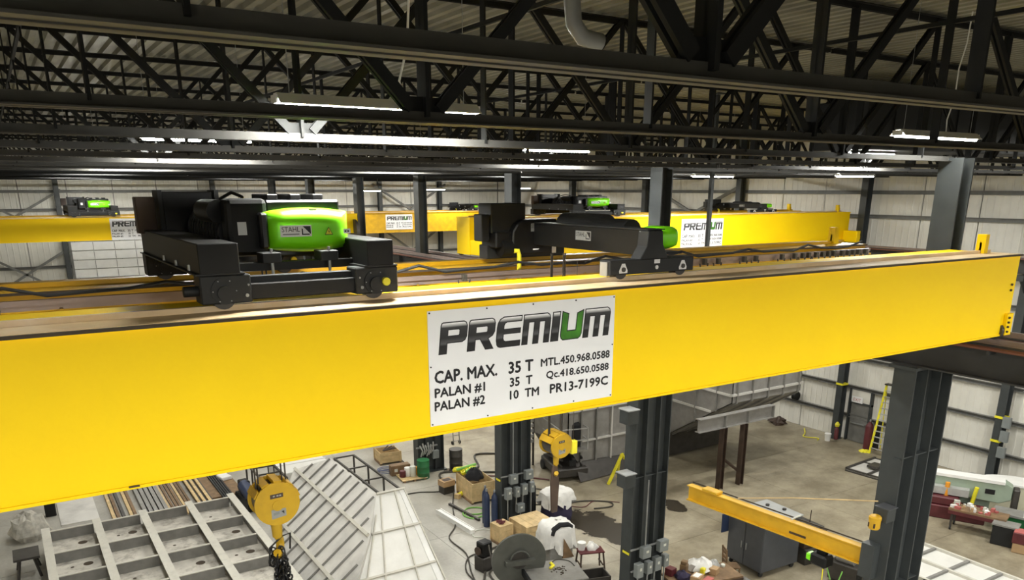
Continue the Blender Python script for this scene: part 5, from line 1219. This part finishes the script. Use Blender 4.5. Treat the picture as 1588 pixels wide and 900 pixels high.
for x in (-.21, .21):
    MB().box(x - .02, x + .02, -.23, -.19, 0, .43).build('leg', 'wood_dark', t); MB().bar((x, .22, 0), (x, .3, 1.15), .05, .06).build('back_post', 'wood_dark', t)
for z in (.65, .82, .99, 1.12): MB().box(-.2, .2, .25 + (z - .6) * .07, .28 + (z - .6) * .07, z - .045, z + .045).build('slat', 'wood_dark', t)
solo(heap(.45, .3, 41, 16, .35), 'scrap_heap', 'steel_grey', 'grey heap of wire and scrap between the bench and the cabinet', 'scrap', (19.6, 16.4, 0))
t = thing('pipe_machine', 'dark machine with green and yellow leads under the jib boom', 'machine', (23.3, 14.9, 0), .2)
MB().box(-.7, .8, -.5, .5, .1, .75).build('base', 'dark_steel', t, bev=.03); MB().box(-.3, .3, -.3, .3, .75, 1.3).build('head', 'black', t, bev=.05); MB().cyl((-.4, -.3, .9), (-.4, .3, .9), .2, 16).build('roller', 'steel_grey', t, smooth=True); MB().box(-.5, -.3, .3, .5, .95, 1.2).build('green_box', 'green', t, bev=.02)
for i in range(5): MB().box(-.68 + i * .1, -.64 + i * .1, -.52, -.5, .2, .65).build('louvre', 'charcoal', t)
hose([(23.6, 14.3, .05), (24.4, 14.0, .05), (24.9, 13.3, .05), (24.2, 12.9, .05), (23.6, 13.5, .05), (24.2, 14.1, .05)], .035, 'hose_green', 'green hose looped under the right end of the jib boom')

# ================================================================= right wall door, ladder and equipment
t = thing('door_1', None, None, (37.3, 24.57, 0)); t['kind'] = 'structure'
MB().box(-.06, .02, -.52, .52, .02, 2.08).build('leaf', 'girt', t, bev=.006); 
for y in (-.66, .58): MB().box(-.12, .08, y, y + .1, 0, 2.85).build('jamb', 'column', t)
MB().box(-.1, .08, -.66, .68, 2.08, 2.18).build('head', 'column', t); MB().box(-.04, .02, -.56, .58, 2.18, 2.8).build('transom_panel', 'wall', t)
MB().box(-.14, -.08, -.42, .42, 1.0, 1.06).build('push_bar', 'conduit', t)
t = thing('exit_sign', 'small white and red sign above the grey door', 'sign', (37.2, 24.75, 2.15))
MB().box(-.02, .02, -.32, .32, 0, .32).build('panel', 'sign_white', t); lettering('EXIT', -.22, .22, .08, .16, 'pale_red', t, T=lambda x, z: (-.022, -x, z))
t = thing('step_ladder', 'tall yellow stepladder standing before the white wall', 'ladder', (36.3, 22.6, 0))
for y in (.42, -.38): MB().bar((-.1, y, 0), (.28, y * .55, 3.6), .05, .1).build('rail', 'safety_yellow', t)
for i in range(11):
    z = .3 + i * .3; u = z / 3.6; MB().box(-.1 + .38 * u - .05, -.1 + .38 * u + .05, -.36 * (1 - .45 * u), .40 * (1 - .45 * u), z - .015, z + .015).build('step', 'galv', t)
for y in (.45, -.42): MB().bar((.85, y, 0), (.34, y * .55, 3.55), .04, .06).build('rear_leg', 'safety_yellow', t)
MB().box(.16, .44, -.26, .28, 3.6, 3.66).build('top_cap', 'dark_steel', t)
bottle((36.75, 23.55, 0), 'maroon', 'dark red gas cylinder between the grey door and the ladder', 1.45, .2)
solo(MB().box(-.12, .12, -.12, .12, 0, 1.5).box(-.14, .14, -.14, .14, 1.35, 1.5), 'dark_post_box', 'charcoal', 'dark canister beside the red cylinder at the wall', 'canister', (37.0, 23.25, 0), bev=.03)
solo(MB().lathe([(.14, 0), (.17, .38), (.18, .4), (.165, .41)], n=14), 'white_bucket', 'white_paint', 'white bucket on the floor left of the grey door', 'bucket', (36.2, 25.55, 0), smooth=True)
t = thing('extinguisher', 'yellow-topped extinguisher on the wall column left of the door', 'extinguisher', (36.55, 25.3, .1)); MB().lathe([(.11, 0), (.11, .55), (.04, .68)], n=12).build('cylinder', 'maroon', t, smooth=True); MB().lathe([(.1, 0), (.13, .12), (.05, .25)], (0, 0, .7), 10).build('top', 'safety_yellow', t, smooth=True)
solo(heap(.22, .1, 51, 14, .4), 'yellow_rags', 'safety_yellow', 'yellow rags on the floor at the foot of the ladder', 'rags', (36.2, 23.3, 0))
solo(heap(.45, .35, 52, 14, .4), 'scrap_pile', 'brown_steel', 'dark scrap pile at the foot of the wall near the bin', 'scrap', (36.6, 29.2, 0))
solo(MB().lathe([(.15, 0), (.17, .3), (.1, .36)], n=12), 'white_can', 'off_white', 'white can against the wall beside the scrap pile', 'can', (36.7, 30.0, 0), smooth=True)
for i, (y, s_) in enumerate(((28.6, .25), (30.4, .22))):
    solo(MB().cyl((0, -.12, s_), (0, .12, s_), s_, 16), 'cable_reel', 'black', ('larger' if i == 0 else 'smaller') + ' black reel resting on the wall girt', 'reel', (37.15, y, 1.45), smooth=True)
hose([(36.9, 27.6, .05), (36.2, 27.0, .05), (35.6, 26.6, .05), (36.0, 26.0, .05), (35.7, 25.8, .05)], .03, 'safety_yellow', 'yellow hose on the floor along the right wall')
t = thing('steel_plate_stack', 'flat steel frame lying on the floor before the ladder', 'steel frame', (34.2, 21.0, 0), R(5))
MB().box(-1.3, 1.3, -1.2, 1.1, .05, .12).build('plate', 'steel_light', t)
for y in (-1.2, -.1, 1.0): MB().box(-1.3, 1.3, y, y + .1, .12, .2).build('bar', 'dark_steel', t)
for x in (-1.3, .2, 1.2): MB().box(x, x + .1, -1.2, 1.1, .0, .16).build('bar', 'dark_steel', t)
solo(MB().box(-.35, .35, -.25, .25, 0, .12), 'bolted_plate', 'dark_steel', 'small dark plate on the flat steel frame', 'plate', (34.0, 21.2, .2), .1)

# white gridded panels on the floor at the lower right
t = thing('white_panel_grid', 'white gridded steel panels lying at the lower right corner', 'panel', (26.2, 14.0, 0)); O = Vector((26.2, 14, 0))
gx = [24.95, 26.3, 27.65]; gy = [10.7, 12.0, 13.15, 14.4, 15.6]
for a, b in zip(gx[:-1], gx[1:]):
    for c, d in zip(gy[:-1], gy[1:]): MB(o=O).box(a + .02, b - .02, c + .02, d - .02, .14, .2).build('panel', 'steel_white', t)
for x in gx: MB(o=O).box(x - .05, x + .05, gy[0] - .05, gy[-1] + .05, .1, .3).build('frame_bar', 'frame_bar', t)
for y in gy: MB(o=O).box(gx[0] - .05, gx[-1] + .05, y - .05, y + .05, .08, .29).build('frame_bar', 'frame_side', t)
for x in gx: MB(o=O).box(x - .1, x + .1, 12.5, 12.7, 0, .1).build('block', 'wood_dark', t)

# metal saw with its long pale arm, cart, bench, tank
t = thing('band_saw', 'long pale green metal saw with maroon base behind the tool cart', 'machine', (32.3, 16.0, 0), R(-62))
MB().prism([(-2.6, -.25, .95), (1.2, -.25, .8), (1.6, -.25, 1.0), (1.6, -.25, 1.55), (1.3, -.25, 1.72), (-2.6, -.25, 1.6)], (0, .5, 0)).build('saw_arm', 'machine_green', t, bev=.03)
MB().box(-2.6, 1.3, -.3, .3, 1.62, 1.74).build('arm_top', 'white_paint', t)
MB().box(.65, 1.0, -.27, -.25, 1.15, 1.35).build('control_screen', 'ink', t)
MB().box(-2.5, .8, -.95, -.1, 0, .55).build('base', 'maroon', t, bev=.03); MB().box(-1.8, -.2, -.85, -.3, .55, .9).build('vice_bed', 'maroon', t, bev=.05)
MB().box(-1.7, .1, -.6, -.26, .95, 1.25).build('guide_rail', 'galv', t); MB().cyl((-.7, -.55, .6), (-.7, -.5, 1.45), .09, 12).build('feed_cylinder', 'orange', t, smooth=True); MB().cyl((.25, -.45, .6), (.35, -.45, 1.4), .08, 12).build('feed_cylinder', 'safety_yellow', t, smooth=True)
MB().box(1.62, 1.85, -.35, .15, .1, 1.5).build('drive_unit', 'dark_steel', t, bev=.04)
MB().box(-2.6, .9, .1, .2, 0, 1.0).build('rear_support', 'machine_green', t)
t = thing('tool_cart', 'low steel cart heaped with small white parts, right of the heavy column', 'cart', (30.95, 14.65, 0), R(-72))
MB().box(-1.05, .95, -.4, .4, .82, .9).build('cart_top', 'wood_dark', t)
for x in (-.9, .8):
    for y in (-.33, .33):
        l_ = MB().box(x - .04, x + .04, y - .04, y + .04, .16, .82).build('leg', 'dark_steel', t); MB().cyl((x - .03, y, .09), (x + .03, y, .09), .09, 12).build('castor', 'rubber', l_)
MB().box(-1.05, .95, -.42, -.38, .68, .82).build('apron', 'maroon', t)
rnd = random.Random(77)
for i in range(26):
    dx = rnd.uniform(-1.0, .5); dy = rnd.uniform(-.3, .3); a = R(-72); m_ = ['white_paint', 'off_white', 'cardboard', 'white_paint', 'pale_red'][i % 5] if dx < .25 else 'pale_red'
    s_ = rnd.uniform(.05, .1)
    solo(MB().box(-s_, s_, -s_ * .7, s_ * .7, 0, s_ * rnd.uniform(.7, 2.2)), 'small_part', m_, {'white_paint': 'small white part heaped on the steel cart', 'off_white': 'small cream part heaped on the steel cart', 'cardboard': 'small brown part heaped on the steel cart', 'pale_red': 'small reddish part heaped on the steel cart'}[m_], 'part', (30.95 + dx * math.cos(a) - dy * math.sin(a), 14.65 + dx * math.sin(a) + dy * math.cos(a), .9), rnd.uniform(0, 3), {'white_paint': 'white parts on the cart', 'off_white': 'cream parts on the cart', 'cardboard': 'brown parts on the cart', 'pale_red': 'reddish parts on the cart'}[m_])
t = thing('green_bench', 'dark green machine table right of the tool cart', 'bench', (32.2, 13.8, 0), R(-72))
MB().box(-.9, 1.2, -.35, .5, .72, .8).build('top', 'steel_grey', t); MB().box(-.8, 1.15, -.25, .45, .1, .72).build('body', 'barrel_green', t, bev=.02)
for x in (-.7, 1.05):
    for y in (-.2, .4): MB().box(x - .05, x + .05, y - .05, y + .05, 0, .12).build('foot', 'dark_steel', t)
solo(MB().lathe([(.06, 0), (.06, .18), (.03, .22), (.03, .26)], n=10), 'white_bottle', 'white_paint', 'small white bottle on the green machine table', 'bottle', (32.0, 13.5, .8), smooth=True)
t = thing('dark_steel_block', 'dark green block under the right end of the cart', 'box', (30.75, 13.55, 0), R(-72)); MB().box(-.4, .4, -.3, .3, 0, .78).build('body', 'charcoal', t, bev=.03); MB().box(-.44, .44, -.33, .33, .78, .84).build('top_plate', 'steel_grey', t)
t = thing('stacked_boxes', 'maroon box on an orange box at the right picture edge', 'box', (30.55, 12.85, 0), R(-70)); MB().box(-.24, .24, -.24, .24, 0, .38).build('lower_box', 'cardboard', t, bev=.02); MB().box(-.28, .28, -.27, .27, .38, .8).build('upper_box', 'maroon', t, bev=.02); MB().box(-.26, .26, -.25, .25, .8, .83).build('lid', 'pale_red', t)
t = thing('coolant_tank', 'cream oval tank with white lid at the right edge', 'tank', (34.6, 15.2, 0), R(-60))
prof = [(1.2 * math.cos(R(a)), .55 * math.sin(R(a))) for a in range(0, 360, 15)]
MB().prism([(x, y, 0) for x, y in prof], (0, 0, 1.15)).build('tank_body', 'machine_cream', t, smooth=True); MB().prism([(x * 1.05, y * 1.08, 1.15) for x, y in prof], (0, 0, .14)).build('tank_lid', 'white_paint', t, bev=.03, seg=2)
t = thing('maroon_machine', 'maroon machine casing in front of the cream tank', 'machine', (34.75, 13.55, 0), R(-60)); MB().box(-.6, .9, -.4, .3, 0, 1.0).build('casing', 'maroon', t, bev=.03); MB().box(-.5, .8, -.42, -.4, .2, .8).build('panel', 'brown_steel', t)
solo(heap(.7, .55, 61, 18, .3), 'crumpled_foil', 'galv', 'crumpled clear plastic heap behind the pale saw', 'plastic', (35.9, 17.6, 0), smooth=False)
t = thing('wall_boxes', 'grey electric boxes on the wall column beside the cream tank', 'electric box', (36.72, 17.05, 1.4))
for z in (0, .75, 1.4): MB().box(-.12, .02, -.25, .1, z, z + .5).build('box', 'box_grey', t, bev=.01)
